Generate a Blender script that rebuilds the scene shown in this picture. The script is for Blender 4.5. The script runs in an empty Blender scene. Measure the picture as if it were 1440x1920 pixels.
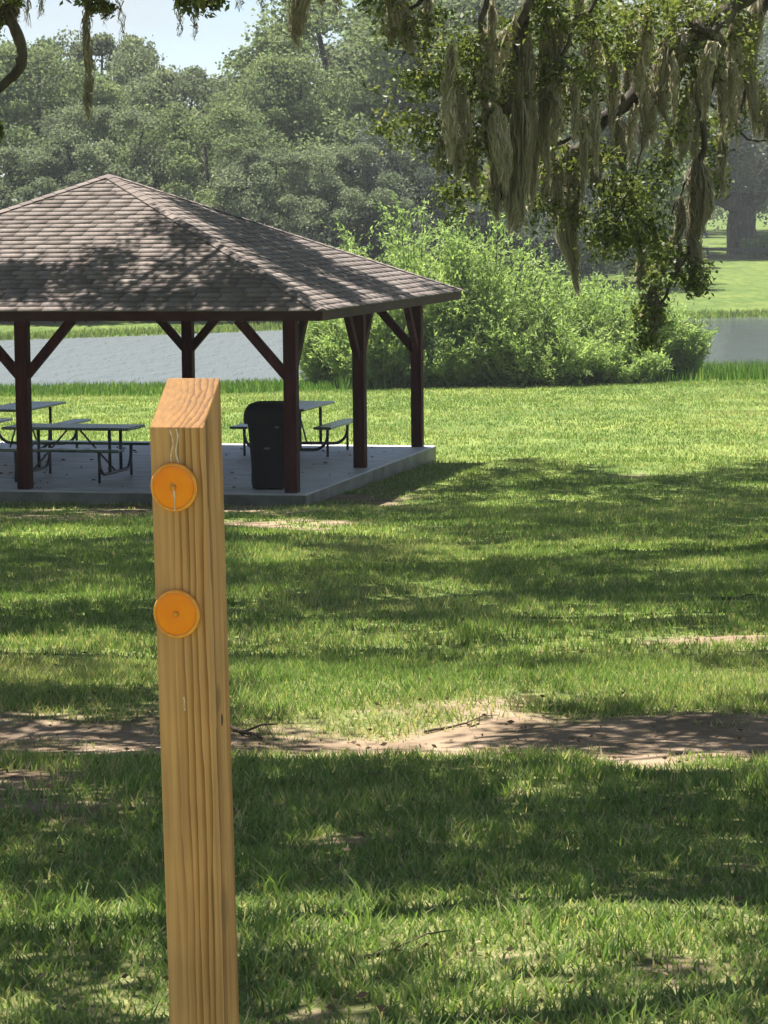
import bpy, math, random
import numpy as np
from mathutils import Matrix, Vector

rng = np.random.default_rng(11)
random.seed(5)
S = bpy.context.scene
COL = S.collection

# ------------------------------------------------------------------ camera
F, PITCH, ROLL, EYE = 5470.0, 0.1038, -0.0097, 3.65
cp, sp = math.cos(PITCH), math.sin(PITCH)
cr, sr = math.cos(ROLL), math.sin(ROLL)
Rv, Uv, Fv = Vector((1, 0, 0)), Vector((0, sp, cp)), Vector((0, cp, -sp))
Xa, Ya, Za = Rv * cr + Uv * sr, Uv * cr - Rv * sr, -Fv
cam_d = bpy.data.cameras.new('camera')
cam = bpy.data.objects.new('camera', cam_d)
COL.objects.link(cam)
cam.matrix_world = Matrix(((Xa.x, Ya.x, Za.x, 0), (Xa.y, Ya.y, Za.y, 0), (Xa.z, Ya.z, Za.z, EYE), (0, 0, 0, 1)))
cam_d.sensor_fit = 'VERTICAL'
cam_d.sensor_height = 36.0
cam_d.sensor_width = 27.0
cam_d.lens = 36.0 * F / 1920.0
cam_d.clip_start, cam_d.clip_end = 0.1, 5000
S.camera = cam

# ------------------------------------------------------------------ light
SUN_EL, SUN_AZ = math.radians(71), math.radians(-22)     # azimuth from +Y towards +X
L = np.array([math.sin(SUN_AZ) * math.cos(SUN_EL), math.cos(SUN_AZ) * math.cos(SUN_EL), math.sin(SUN_EL)])
w = bpy.data.worlds.new('World'); S.world = w; w.use_nodes = True
nt = w.node_tree; N = nt.nodes; K = nt.links
bg = N['Background']; bg.inputs[1].default_value = 0.05
sky = N.new('ShaderNodeTexSky'); sky.sky_type = 'NISHITA'; sky.sun_disc = False
sky.sun_elevation = SUN_EL; sky.sun_rotation = SUN_AZ
sky.air_density = 0.75; sky.dust_density = 0.2; sky.ozone_density = 1.5
tc = N.new('ShaderNodeTexCoord')
mp = N.new('ShaderNodeMapping'); mp.inputs['Scale'].default_value = (1, 1, 2.6)
nz = N.new('ShaderNodeTexNoise'); nz.inputs['Scale'].default_value = 9.0; nz.inputs['Detail'].default_value = 7; nz.inputs['Roughness'].default_value = 0.55
rp = N.new('ShaderNodeValToRGB'); rp.color_ramp.elements[0].position = 0.47; rp.color_ramp.elements[1].position = 0.68
mx = N.new('ShaderNodeMixRGB'); mx.inputs[2].default_value = (5.3, 5.5, 5.7, 1)
ms = N.new('ShaderNodeMath'); ms.operation = 'MULTIPLY'; ms.inputs[1].default_value = 0.75
K.new(tc.outputs['Generated'], mp.inputs[0]); K.new(mp.outputs[0], nz.inputs['Vector']); K.new(nz.outputs[0], rp.inputs[0])
K.new(rp.outputs[0], ms.inputs[0]); K.new(ms.outputs[0], mx.inputs[0]); K.new(sky.outputs[0], mx.inputs[1]); K.new(mx.outputs[0], bg.inputs[0])
sd = bpy.data.lights.new('sun', 'SUN'); sd.energy = 5.0; sd.angle = math.radians(0.53); sd.color = (1.0, 0.95, 0.87)
sun = bpy.data.objects.new('sun', sd); COL.objects.link(sun)
sun.rotation_euler = Vector(tuple(L)).to_track_quat('Z', 'Y').to_euler()
sun.location = (0, 20, 40)
S.view_settings.view_transform = 'Standard'; S.view_settings.look = 'None'
S.view_settings.exposure = 1.5; S.view_settings.gamma = 1.0; S.view_settings.use_curve_mapping = False
S.render.engine = 'CYCLES'
S.cycles.use_denoising = True
S.cycles.max_bounces = 8; S.cycles.transparent_max_bounces = 4
S.cycles.diffuse_bounces = 4; S.cycles.glossy_bounces = 3; S.cycles.transmission_bounces = 4

# ------------------------------------------------------------------ pixel <-> world
def ray(px, py):
    a, b = px - 720.0, py - 960.0
    u, v = cr * a + sr * b, -sr * a + cr * b
    up = -v / F
    return np.array([u / F, cp + up * sp, -sp + up * cp])
def at(px, py, Y):
    d = ray(px, py); t = Y / d[1]
    return np.array([d[0] * t, Y, EYE + d[2] * t])
def pix(x, y, z):
    zz = z - EYE
    fw = np.maximum(y * cp - zz * sp, 0.05); up = y * sp + zz * cp
    u, v = F * x / fw, -F * up / fw
    return 720 + cr * u - sr * v, 960 + sr * u + cr * v

# ------------------------------------------------------------------ value noise (numpy)
_tab = rng.random((256, 256))
def vnoise(x, y):
    xi, yi = np.floor(x).astype(int), np.floor(y).astype(int)
    fx, fy = x - xi, y - yi
    fx, fy = fx * fx * (3 - 2 * fx), fy * fy * (3 - 2 * fy)
    g = lambda a, b: _tab[a & 255, b & 255]
    return (g(xi, yi) * (1 - fx) + g(xi + 1, yi) * fx) * (1 - fy) + (g(xi, yi + 1) * (1 - fx) + g(xi + 1, yi + 1) * fx) * fy
def fbm(x, y, o=4):
    s, a, t = 0, 1.0, 0
    for i in range(o):
        s = s + a * vnoise(x * 2 ** i + 17 * i, y * 2 ** i + 5 * i); t += a; a *= 0.5
    return s / t
def sstep(a, b, x):
    t = np.clip((x - a) / (b - a), 0, 1); return t * t * (3 - 2 * t)

# ------------------------------------------------------------------ mesh helpers
def np_mesh(name, V, tris=None, quads=None, attrs=None, smooth=False):
    V = np.asarray(V, np.float32)
    me = bpy.data.meshes.new(name)
    me.vertices.add(len(V)); me.vertices.foreach_set('co', V.ravel())
    li, st, tot = [], [], 0
    starts, totals = [], []
    if quads is not None and len(quads):
        q = np.asarray(quads, np.int32); li.append(q.ravel())
        starts.append(np.arange(len(q)) * 4); totals.append(np.full(len(q), 4)); tot = len(q) * 4
    if tris is not None and len(tris):
        t = np.asarray(tris, np.int32); li.append(t.ravel())
        starts.append(tot + np.arange(len(t)) * 3); totals.append(np.full(len(t), 3))
    li = np.concatenate(li); starts = np.concatenate(starts).astype(np.int32)
    me.loops.add(len(li)); me.loops.foreach_set('vertex_index', li.astype(np.int32))
    me.polygons.add(len(starts)); me.polygons.foreach_set('loop_start', starts)
    if smooth:
        me.polygons.foreach_set('use_smooth', np.ones(len(starts), bool))
    for k, a in (attrs or {}).items():
        at_ = me.attributes.new(k, 'FLOAT', 'POINT'); at_.data.foreach_set('value', np.asarray(a, np.float32))
    me.update(calc_edges=True)
    return me
class MB:
    """collects simple solids, builds ONE mesh object"""
    def __init__(s): s.v, s.f = [], []
    def add(s, vs, fs):
        o = len(s.v); s.v += [tuple(map(float, p)) for p in vs]; s.f += [tuple(i + o for i in f) for f in fs]; return s
    def box(s, c, d, M=None):
        x, y, z = d[0] / 2, d[1] / 2, d[2] / 2
        vs = [Vector((sx * x, sy * y, sz * z)) for sz in (-1, 1) for sy in (-1, 1) for sx in (-1, 1)]
        if M is not None: vs = [M @ v for v in vs]
        vs = [v + Vector(c) for v in vs]
        return s.add(vs, [(0, 2, 3, 1), (4, 5, 7, 6), (0, 1, 5, 4), (2, 6, 7, 3), (0, 4, 6, 2), (1, 3, 7, 5)])
    def bar(s, a, b, wd, dp, upv=(0, 0, 1)):
        a, b = Vector(a), Vector(b); d = b - a; z = d.normalized(); u = Vector(upv)
        x = z.cross(u)
        x = x.normalized() if x.length > 1e-4 else Vector((1, 0, 0))
        y = x.cross(z)
        return s.box((a + b) / 2, (wd, dp, d.length), Matrix((x, y, z)).transposed())
    def tube(s, pts, rad, n=8, cap=True):
        pts = [Vector(tuple(p)) for p in pts]
        if not hasattr(rad, '__len__'): rad = [rad] * len(pts)
        o = len(s.v); pu = None
        for i, p in enumerate(pts):
            t = (pts[min(i + 1, len(pts) - 1)] - pts[max(i - 1, 0)]).normalized()
            if pu is None:
                pu = t.orthogonal().normalized()
            pu = (pu - t * pu.dot(t)).normalized(); pv = t.cross(pu)
            for k in range(n):
                a = 2 * math.pi * k / n
                s.v.append(tuple(p + (pu * math.cos(a) + pv * math.sin(a)) * rad[i]))
        for i in range(len(pts) - 1):
            for k in range(n):
                s.f.append((o + i * n + k, o + i * n + (k + 1) % n, o + (i + 1) * n + (k + 1) % n, o + (i + 1) * n + k))
        if cap:
            s.f.append(tuple(o + k for k in reversed(range(n)))); e = o + (len(pts) - 1) * n
            s.f.append(tuple(e + k for k in range(n)))
        return s
    def lathe(s, prof, n=24, c=(0, 0, 0), M=None):
        o = len(s.v)
        for r, z in prof:
            for k in range(n):
                a = 2 * math.pi * k / n; p = Vector((r * math.cos(a), r * math.sin(a), z))
                if M is not None: p = M @ p
                s.v.append(tuple(p + Vector(c)))
        for i in range(len(prof) - 1):
            for k in range(n):
                s.f.append((o + i * n + k, o + i * n + (k + 1) % n, o + (i + 1) * n + (k + 1) % n, o + (i + 1) * n + k))
        s.f.append(tuple(o + k for k in reversed(range(n)))); e = o + (len(prof) - 1) * n
        s.f.append(tuple(e + k for k in range(n)))
        return s
    def mesh(s, name, smooth=False):
        me = bpy.data.meshes.new(name); me.from_pydata(s.v, [], s.f); me.update()
        if smooth: me.polygons.foreach_set('use_smooth', np.ones(len(me.polygons), bool))
        return me
    def build(s, name, mat, parent=None, smooth=False, bevel=0.0):
        o = link(name, s.mesh(name, smooth), mat, parent)
        if bevel:
            m = o.modifiers.new('bevel', 'BEVEL'); m.width = bevel; m.segments = 2; m.limit_method = 'ANGLE'
        return o
def link(name, me, mat=None, parent=None):
    o = bpy.data.objects.new(name, me); COL.objects.link(o)
    if mat is not None and me is not None and not me.materials: me.materials.append(mat)
    if parent is not None: o.parent = parent
    return o
def tag(o, label=None, cat=None, group=None, kind=None):
    if label: o['label'] = label
    if cat: o['category'] = cat
    if group: o['group'] = group
    if kind: o['kind'] = kind
    return o
def empty(name, loc, rz=0.0):
    o = bpy.data.objects.new(name, None); COL.objects.link(o); o.location = tuple(map(float, loc)); o.rotation_euler.z = rz
    o.empty_display_size = 0.2
    return o
def copy_tree(o, parent=None):
    c = o.copy(); COL.objects.link(c); c.parent = parent
    for ch in o.children: copy_tree(ch, c)
    return c

# ------------------------------------------------------------------ materials
def mat(name):
    m = bpy.data.materials.new(name); m.use_nodes = True
    return m, m.node_tree, m.node_tree.nodes, m.node_tree.links, m.node_tree.nodes['Principled BSDF']
def ramp(N, stops):
    r = N.new('ShaderNodeValToRGB'); cr_ = r.color_ramp
    while len(cr_.elements) < len(stops): cr_.elements.new(0.5)
    for e, (p, c) in zip(cr_.elements, stops):
        e.position = p; e.color = (*c, 1)
    return r
def noise_mat(name, stops, scale=4, detail=6, rough=0.7, bump=0.0, stretch=(1, 1, 1), bscale=None, spec=0.3, metal=0.0):
    m, t, N, K, P = mat(name)
    tc = N.new('ShaderNodeTexCoord'); mp = N.new('ShaderNodeMapping'); mp.inputs['Scale'].default_value = stretch
    n = N.new('ShaderNodeTexNoise'); n.inputs['Scale'].default_value = scale; n.inputs['Detail'].default_value = detail; n.inputs['Roughness'].default_value = 0.6
    r = ramp(N, stops)
    K.new(tc.outputs['Object'], mp.inputs[0]); K.new(mp.outputs[0], n.inputs['Vector']); K.new(n.outputs[0], r.inputs[0]); K.new(r.outputs[0], P.inputs['Base Color'])
    P.inputs['Roughness'].default_value = rough; P.inputs['Specular IOR Level'].default_value = spec; P.inputs['Metallic'].default_value = metal
    if bump:
        n2 = N.new('ShaderNodeTexNoise'); n2.inputs['Scale'].default_value = bscale or scale * 4; n2.inputs['Detail'].default_value = 5
        K.new(mp.outputs[0], n2.inputs['Vector'])
        b = N.new('ShaderNodeBump'); b.inputs['Strength'].default_value = bump; b.inputs['Distance'].default_value = 0.02
        K.new(n2.outputs[0], b.inputs['Height']); K.new(b.outputs[0], P.inputs['Normal'])
    return m
def leaf_mat(name, stops, transl=0.35, rough=0.5, spec=0.25, tcol=(1.2, 1.25, 0.75)):
    """colour by per-leaf random value 'rnd'; part of the light passes through the blade"""
    m, t, N, K, P = mat(name)
    a = N.new('ShaderNodeAttribute'); a.attribute_name = 'rnd'
    r = ramp(N, stops); K.new(a.outputs['Fac'], r.inputs[0]); K.new(r.outputs[0], P.inputs['Base Color'])
    P.inputs['Roughness'].default_value = rough; P.inputs['Specular IOR Level'].default_value = spec
    tr = N.new('ShaderNodeBsdfTranslucent'); mx = N.new('ShaderNodeMixShader'); mx.inputs[0].default_value = transl
    g = N.new('ShaderNodeMixRGB'); g.blend_type = 'MULTIPLY'; g.inputs[0].default_value = 1; g.inputs[2].default_value = (*(tcol or (1.3, 1.35, 0.7)), 1)
    K.new(r.outputs[0], g.inputs[1]); K.new(g.outputs[0], tr.inputs[0])
    K.new(P.outputs[0], mx.inputs[1]); K.new(tr.outputs[0], mx.inputs[2]); K.new(mx.outputs[0], N['Material Output'].inputs[0])
    return m
M = {}
M['grass'] = leaf_mat('grass_blade', [(0.0, (0.086, 0.148, 0.043)), (0.4, (0.158, 0.249, 0.064)), (0.7, (0.253, 0.342, 0.102)), (0.82, (0.380, 0.362, 0.166)), (1.0, (0.506, 0.445, 0.249))], 0.4, 0.55)
M['reed'] = leaf_mat('shore_reed', [(0.0, (0.04, 0.12, 0.015)), (0.6, (0.11, 0.21, 0.04)), (1.0, (0.26, 0.31, 0.12))], 0.4)
M['oak_leaf'] = leaf_mat('oak_leaf', [(0.0, (0.058, 0.077, 0.026)), (0.5, (0.123, 0.154, 0.043)), (0.85, (0.217, 0.252, 0.072)), (1.0, (0.319, 0.308, 0.131))], 0.42, 0.5, 0.3)
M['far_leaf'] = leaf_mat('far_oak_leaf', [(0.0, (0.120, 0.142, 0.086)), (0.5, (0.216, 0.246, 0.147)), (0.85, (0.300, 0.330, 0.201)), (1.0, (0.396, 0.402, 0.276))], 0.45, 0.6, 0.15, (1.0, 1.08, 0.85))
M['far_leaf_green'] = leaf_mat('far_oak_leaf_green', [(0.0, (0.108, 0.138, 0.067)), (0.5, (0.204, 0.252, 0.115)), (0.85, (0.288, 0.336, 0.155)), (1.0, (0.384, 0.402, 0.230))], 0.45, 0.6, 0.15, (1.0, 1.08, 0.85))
M['far_leaf_shaded'] = leaf_mat('far_oak_leaf_shaded', [(0.0, (0.069, 0.088, 0.075)), (0.6, (0.131, 0.156, 0.125)), (1.0, (0.237, 0.256, 0.206))], 0.35, 0.5, 0.3)  # shade of the backlit far foliage painted into the leaf colour
M['willow_leaf'] = leaf_mat('willow_leaf', [(0.0, (0.179, 0.251, 0.096)), (0.5, (0.281, 0.382, 0.143)), (0.85, (0.370, 0.476, 0.185)), (1.0, (0.459, 0.502, 0.260))], 0.5, 0.5)
M['litter'] = leaf_mat('fallen_leaf', [(0.0, (0.10, 0.06, 0.035)), (0.6, (0.23, 0.155, 0.095)), (1.0, (0.38, 0.28, 0.18))], 0.1, 0.6)
M['moss'] = leaf_mat('spanish_moss', [(0.0, (0.195, 0.167, 0.129)), (0.5, (0.430, 0.391, 0.324)), (1.0, (0.649, 0.609, 0.542))], 0.5, 0.8, 0.1, (1.1, 1.1, 0.9))
M['bark'] = noise_mat('oak_bark', [(0.3, (0.022, 0.018, 0.014)), (0.5, (0.06, 0.05, 0.04)), (0.72, (0.15, 0.135, 0.11))], 9, 8, 0.9, 0.8, (1, 1, 0.35), 14)
M['stem'] = noise_mat('bush_stem', [(0.35, (0.05, 0.04, 0.025)), (0.7, (0.13, 0.11, 0.075))], 10, 5, 0.85, 0.3)
M['stain'] = noise_mat('redwood_stain', [(0.3, (0.016, 0.002, 0.001)), (0.55, (0.046, 0.005, 0.003)), (0.75, (0.09, 0.012, 0.007))], 5, 6, 0.7, 0.25, (3, 3, 0.3), 30, 0.12)
M['fascia'] = noise_mat('brown_fascia', [(0.3, (0.025, 0.009, 0.006)), (0.6, (0.05, 0.018, 0.012)), (0.8, (0.085, 0.036, 0.024))], 3, 6, 0.65, 0.2, (1, 1, 3), 20, 0.12)
M['deckwood'] = noise_mat('roof_board', [(0.3, (0.07, 0.045, 0.03)), (0.7, (0.16, 0.11, 0.075))], 6, 5, 0.8, 0.2)
M['concrete'] = noise_mat('concrete', [(0.25, (0.26, 0.25, 0.24)), (0.42, (0.42, 0.41, 0.40)), (0.6, (0.55, 0.54, 0.52)), (0.75, (0.63, 0.62, 0.60))], 1.6, 9, 0.5, 0.12, (1, 2.2, 1), 30, 0.4)
def edge_grime_shade(m):      # upright slab faces: algae and soil splash, plus shade painted into the colour
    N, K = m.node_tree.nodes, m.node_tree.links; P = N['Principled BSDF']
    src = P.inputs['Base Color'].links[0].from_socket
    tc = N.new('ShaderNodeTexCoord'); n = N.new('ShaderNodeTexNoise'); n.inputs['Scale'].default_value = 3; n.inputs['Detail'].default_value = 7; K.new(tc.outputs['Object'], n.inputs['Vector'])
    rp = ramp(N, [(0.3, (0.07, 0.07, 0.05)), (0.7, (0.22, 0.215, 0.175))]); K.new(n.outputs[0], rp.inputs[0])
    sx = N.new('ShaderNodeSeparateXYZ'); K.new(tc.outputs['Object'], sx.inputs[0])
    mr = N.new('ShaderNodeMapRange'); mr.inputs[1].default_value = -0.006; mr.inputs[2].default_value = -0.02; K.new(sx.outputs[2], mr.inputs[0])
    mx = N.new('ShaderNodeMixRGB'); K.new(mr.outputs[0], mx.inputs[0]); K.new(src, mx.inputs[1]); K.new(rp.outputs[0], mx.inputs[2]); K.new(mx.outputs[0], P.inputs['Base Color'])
edge_grime_shade(M['concrete'])
M['frame'] = noise_mat('black_tube', [(0.4, (0.008, 0.009, 0.011)), (0.7, (0.02, 0.022, 0.024))], 12, 4, 0.4, 0, spec=0.5)
M['plate'] = noise_mat('green_plastic_coat', [(0.35, (0.012, 0.03, 0.025)), (0.7, (0.025, 0.05, 0.042))], 8, 5, 0.24, 0.06, bscale=60, spec=0.9)
M['bin'] = noise_mat('black_bin_plastic', [(0.35, (0.004, 0.004, 0.005)), (0.7, (0.010, 0.010, 0.012))], 10, 5, 0.65, 0.05, bscale=80, spec=0.08)
M['binmark'] = noise_mat('pale_moulded_mark', [(0.3, (0.09, 0.09, 0.085)), (0.7, (0.2, 0.2, 0.19))], 40, 3, 0.6)
M['rubber'] = noise_mat('tyre_rubber', [(0.4, (0.01, 0.01, 0.01)), (0.7, (0.02, 0.02, 0.02))], 20, 3, 0.8)
M['fence'] = noise_mat('weathered_rail', [(0.35, (0.05, 0.045, 0.035)), (0.7, (0.12, 0.105, 0.085))], 5, 5, 0.85)
M['twig'] = noise_mat('dry_twig', [(0.35, (0.06, 0.04, 0.026)), (0.7, (0.17, 0.13, 0.09))], 20, 5, 0.9, 0.3)
M['nail'] = noise_mat('nail_steel', [(0.4, (0.5, 0.2, 0.02)), (0.7, (0.7, 0.32, 0.06))], 40, 3, 0.35, metal=0.7)
M['resin'] = noise_mat('pale_resin', [(0.35, (0.55, 0.42, 0.27)), (0.65, (0.8, 0.72, 0.6))], 90, 4, 0.35, 0.2)

def shingle_mat():
    m, t, N, K, P = mat('asphalt_shingle')
    oi = N.new('ShaderNodeAttribute'); oi.attribute_name = 'rnd'
    r = ramp(N, [(0.0, (0.15, 0.124, 0.112)), (0.5, (0.20, 0.168, 0.152)), (1.0, (0.25, 0.215, 0.195))])
    tc = N.new('ShaderNodeTexCoord'); n = N.new('ShaderNodeTexNoise'); n.inputs['Scale'].default_value = 45; n.inputs['Detail'].default_value = 6
    mx = N.new('ShaderNodeMixRGB'); mx.blend_type = 'MULTIPLY'; mx.inputs[0].default_value = 0.7
    r2 = ramp(N, [(0.3, (0.6, 0.6, 0.6)), (0.7, (1.2, 1.2, 1.2))])
    n3 = N.new('ShaderNodeTexNoise'); n3.inputs['Scale'].default_value = 0.7; n3.inputs['Detail'].default_value = 5
    r3 = ramp(N, [(0.35, (0.78, 0.78, 0.8)), (0.65, (1.1, 1.08, 1.05))]); mx3 = N.new('ShaderNodeMixRGB'); mx3.blend_type = 'MULTIPLY'; mx3.inputs[0].default_value = 0.8
    K.new(oi.outputs['Fac'], r.inputs[0]); K.new(tc.outputs['Object'], n.inputs['Vector']); K.new(n.outputs[0], r2.inputs[0])
    K.new(tc.outputs['Object'], n3.inputs['Vector']); K.new(n3.outputs[0], r3.inputs[0])
    K.new(r.outputs[0], mx.inputs[1]); K.new(r2.outputs[0], mx.inputs[2]); K.new(mx.outputs[0], mx3.inputs[1]); K.new(r3.outputs[0], mx3.inputs[2]); K.new(mx3.outputs[0], P.inputs['Base Color'])
    P.inputs['Roughness'].default_value = 0.9; P.inputs['Specular IOR Level'].default_value = 0.2
    b = N.new('ShaderNodeBump'); b.inputs['Strength'].default_value = 0.4; b.inputs['Distance'].default_value = 0.01
    K.new(n.outputs[0], b.inputs['Height']); K.new(b.outputs[0], P.inputs['Normal'])
    return m
M['shingle'] = shingle_mat()

def ground_mat():
    m, t, N, K, P = mat('ground')
    tc = N.new('ShaderNodeTexCoord')
    at_ = N.new('ShaderNodeAttribute'); at_.attribute_name = 'bare'
    n1 = N.new('ShaderNodeTexNoise'); n1.inputs['Scale'].default_value = 3.0; n1.inputs['Detail'].default_value = 8; n1.inputs['Roughness'].default_value = 0.65
    n2 = N.new('ShaderNodeTexNoise'); n2.inputs['Scale'].default_value = 28; n2.inputs['Detail'].default_value = 6
    n3 = N.new('ShaderNodeTexNoise'); n3.inputs['Scale'].default_value = 0.22; n3.inputs['Detail'].default_value = 6
    for n in (n1, n2, n3): K.new(tc.outputs['Object'], n.inputs['Vector'])
    g1 = ramp(N, [(0.3, (0.129, 0.188, 0.050)), (0.5, (0.202, 0.268, 0.073)), (0.7, (0.274, 0.325, 0.110))])
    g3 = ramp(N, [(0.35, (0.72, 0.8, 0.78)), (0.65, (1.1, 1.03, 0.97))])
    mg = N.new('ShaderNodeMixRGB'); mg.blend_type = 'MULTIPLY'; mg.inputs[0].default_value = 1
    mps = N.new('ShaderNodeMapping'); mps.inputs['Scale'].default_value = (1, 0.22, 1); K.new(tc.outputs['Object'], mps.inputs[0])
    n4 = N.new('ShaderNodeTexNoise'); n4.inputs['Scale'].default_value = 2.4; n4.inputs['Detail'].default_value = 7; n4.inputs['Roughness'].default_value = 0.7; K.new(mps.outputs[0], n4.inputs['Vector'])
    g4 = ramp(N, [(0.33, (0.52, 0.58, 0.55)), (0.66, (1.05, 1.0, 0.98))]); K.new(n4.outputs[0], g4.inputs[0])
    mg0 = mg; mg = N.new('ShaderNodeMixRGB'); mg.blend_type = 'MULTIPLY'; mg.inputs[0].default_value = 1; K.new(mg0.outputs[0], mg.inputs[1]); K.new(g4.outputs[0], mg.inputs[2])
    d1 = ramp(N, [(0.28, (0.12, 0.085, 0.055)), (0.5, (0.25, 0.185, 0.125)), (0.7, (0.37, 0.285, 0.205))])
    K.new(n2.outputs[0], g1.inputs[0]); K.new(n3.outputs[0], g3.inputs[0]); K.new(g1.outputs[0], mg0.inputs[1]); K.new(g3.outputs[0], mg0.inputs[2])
    K.new(n1.outputs[0], d1.inputs[0])
    sy = N.new('ShaderNodeSeparateXYZ'); K.new(tc.outputs['Object'], sy.inputs[0])       # the meadow across the lake is a coarser, darker turf
    fy = N.new('ShaderNodeMapRange'); fy.inputs[1].default_value = 78; fy.inputs[2].default_value = 96; K.new(sy.outputs[1], fy.inputs[0])
    mfar = N.new('ShaderNodeMixRGB'); mfar.blend_type = 'MULTIPLY'; mfar.inputs[2].default_value = (0.66, 0.72, 0.66, 1); K.new(fy.outputs[0], mfar.inputs[0]); K.new(mg.outputs[0], mfar.inputs[1]); mg = mfar
    th = N.new('ShaderNodeAttribute'); th.attribute_name = 'thatch'
    tr_ = ramp(N, [(0.3, (0.085, 0.095, 0.035)), (0.55, (0.17, 0.18, 0.07)), (0.8, (0.27, 0.24, 0.12))]); K.new(n2.outputs[0], tr_.inputs[0])
    mt = N.new('ShaderNodeMixRGB'); K.new(th.outputs['Fac'], mt.inputs[0]); K.new(mg.outputs[0], mt.inputs[1]); K.new(tr_.outputs[0], mt.inputs[2]); mg = mt
    ad = N.new('ShaderNodeMath'); ad.operation = 'ADD'
    sc = N.new('ShaderNodeMath'); sc.operation = 'MULTIPLY_ADD'; sc.inputs[1].default_value = 0.8; sc.inputs[2].default_value = -0.4
    K.new(n2.outputs[0], sc.inputs[0]); K.new(sc.outputs[0], ad.inputs[0]); K.new(at_.outputs['Fac'], ad.inputs[1])
    st = N.new('ShaderNodeMapRange'); st.inputs[1].default_value = 0.25; st.inputs[2].default_value = 0.6
    K.new(ad.outputs[0], st.inputs[0])
    mx = N.new('ShaderNodeMixRGB'); K.new(st.outputs[0], mx.inputs[0]); K.new(mg.outputs[0], mx.inputs[1]); K.new(d1.outputs[0], mx.inputs[2])
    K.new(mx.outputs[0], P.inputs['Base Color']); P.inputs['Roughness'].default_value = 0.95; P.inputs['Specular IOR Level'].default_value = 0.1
    b = N.new('ShaderNodeBump'); b.inputs['Strength'].default_value = 0.6; b.inputs['Distance'].default_value = 0.04
    K.new(n2.outputs[0], b.inputs['Height']); K.new(b.outputs[0], P.inputs['Normal'])
    return m
M['ground'] = ground_mat()

def water_mat():
    m, t, N, K, P = mat('lake_water')
    tc = N.new('ShaderNodeTexCoord'); mp = N.new('ShaderNodeMapping'); mp.inputs['Scale'].default_value = (1.5, 0.32, 1)
    n = N.new('ShaderNodeTexNoise'); n.inputs['Scale'].default_value = 1.6; n.inputs['Detail'].default_value = 6; n.inputs['Roughness'].default_value = 0.6
    n2 = N.new('ShaderNodeTexNoise'); n2.inputs['Scale'].default_value = 0.05; n2.inputs['Detail'].default_value = 3
    K.new(tc.outputs['Object'], mp.inputs[0]); K.new(mp.outputs[0], n.inputs['Vector'])
    sx = N.new('ShaderNodeSeparateXYZ'); K.new(tc.outputs['Object'], sx.inputs[0])
    mr = N.new('ShaderNodeMapRange'); mr.inputs[1].default_value = 2; mr.inputs[2].default_value = 9; mr.inputs[3].default_value = 1.0; mr.inputs[4].default_value = 0.12
    K.new(sx.outputs[0], mr.inputs[0])          # open water to the west is ruffled by wind, the cove by the bushes lies calm
    b = N.new('ShaderNodeBump'); b.inputs['Distance'].default_value = 0.5
    ro = N.new('ShaderNodeMapRange'); ro.inputs[1].default_value = 2; ro.inputs[2].default_value = 9; ro.inputs[3].default_value = 0.66; ro.inputs[4].default_value = 0.1; K.new(sx.outputs[0], ro.inputs[0]); K.new(ro.outputs[0], P.inputs['Roughness'])
    K.new(mr.outputs[0], b.inputs['Strength']); K.new(n.outputs[0], b.inputs['Height']); K.new(b.outputs[0], P.inputs['Normal'])
    P.inputs['Base Color'].default_value = (0.09, 0.11, 0.115, 1); P.inputs['Roughness'].default_value = 0.08; P.inputs['IOR'].default_value = 1.333
    return m
M['water'] = water_mat()

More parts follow.
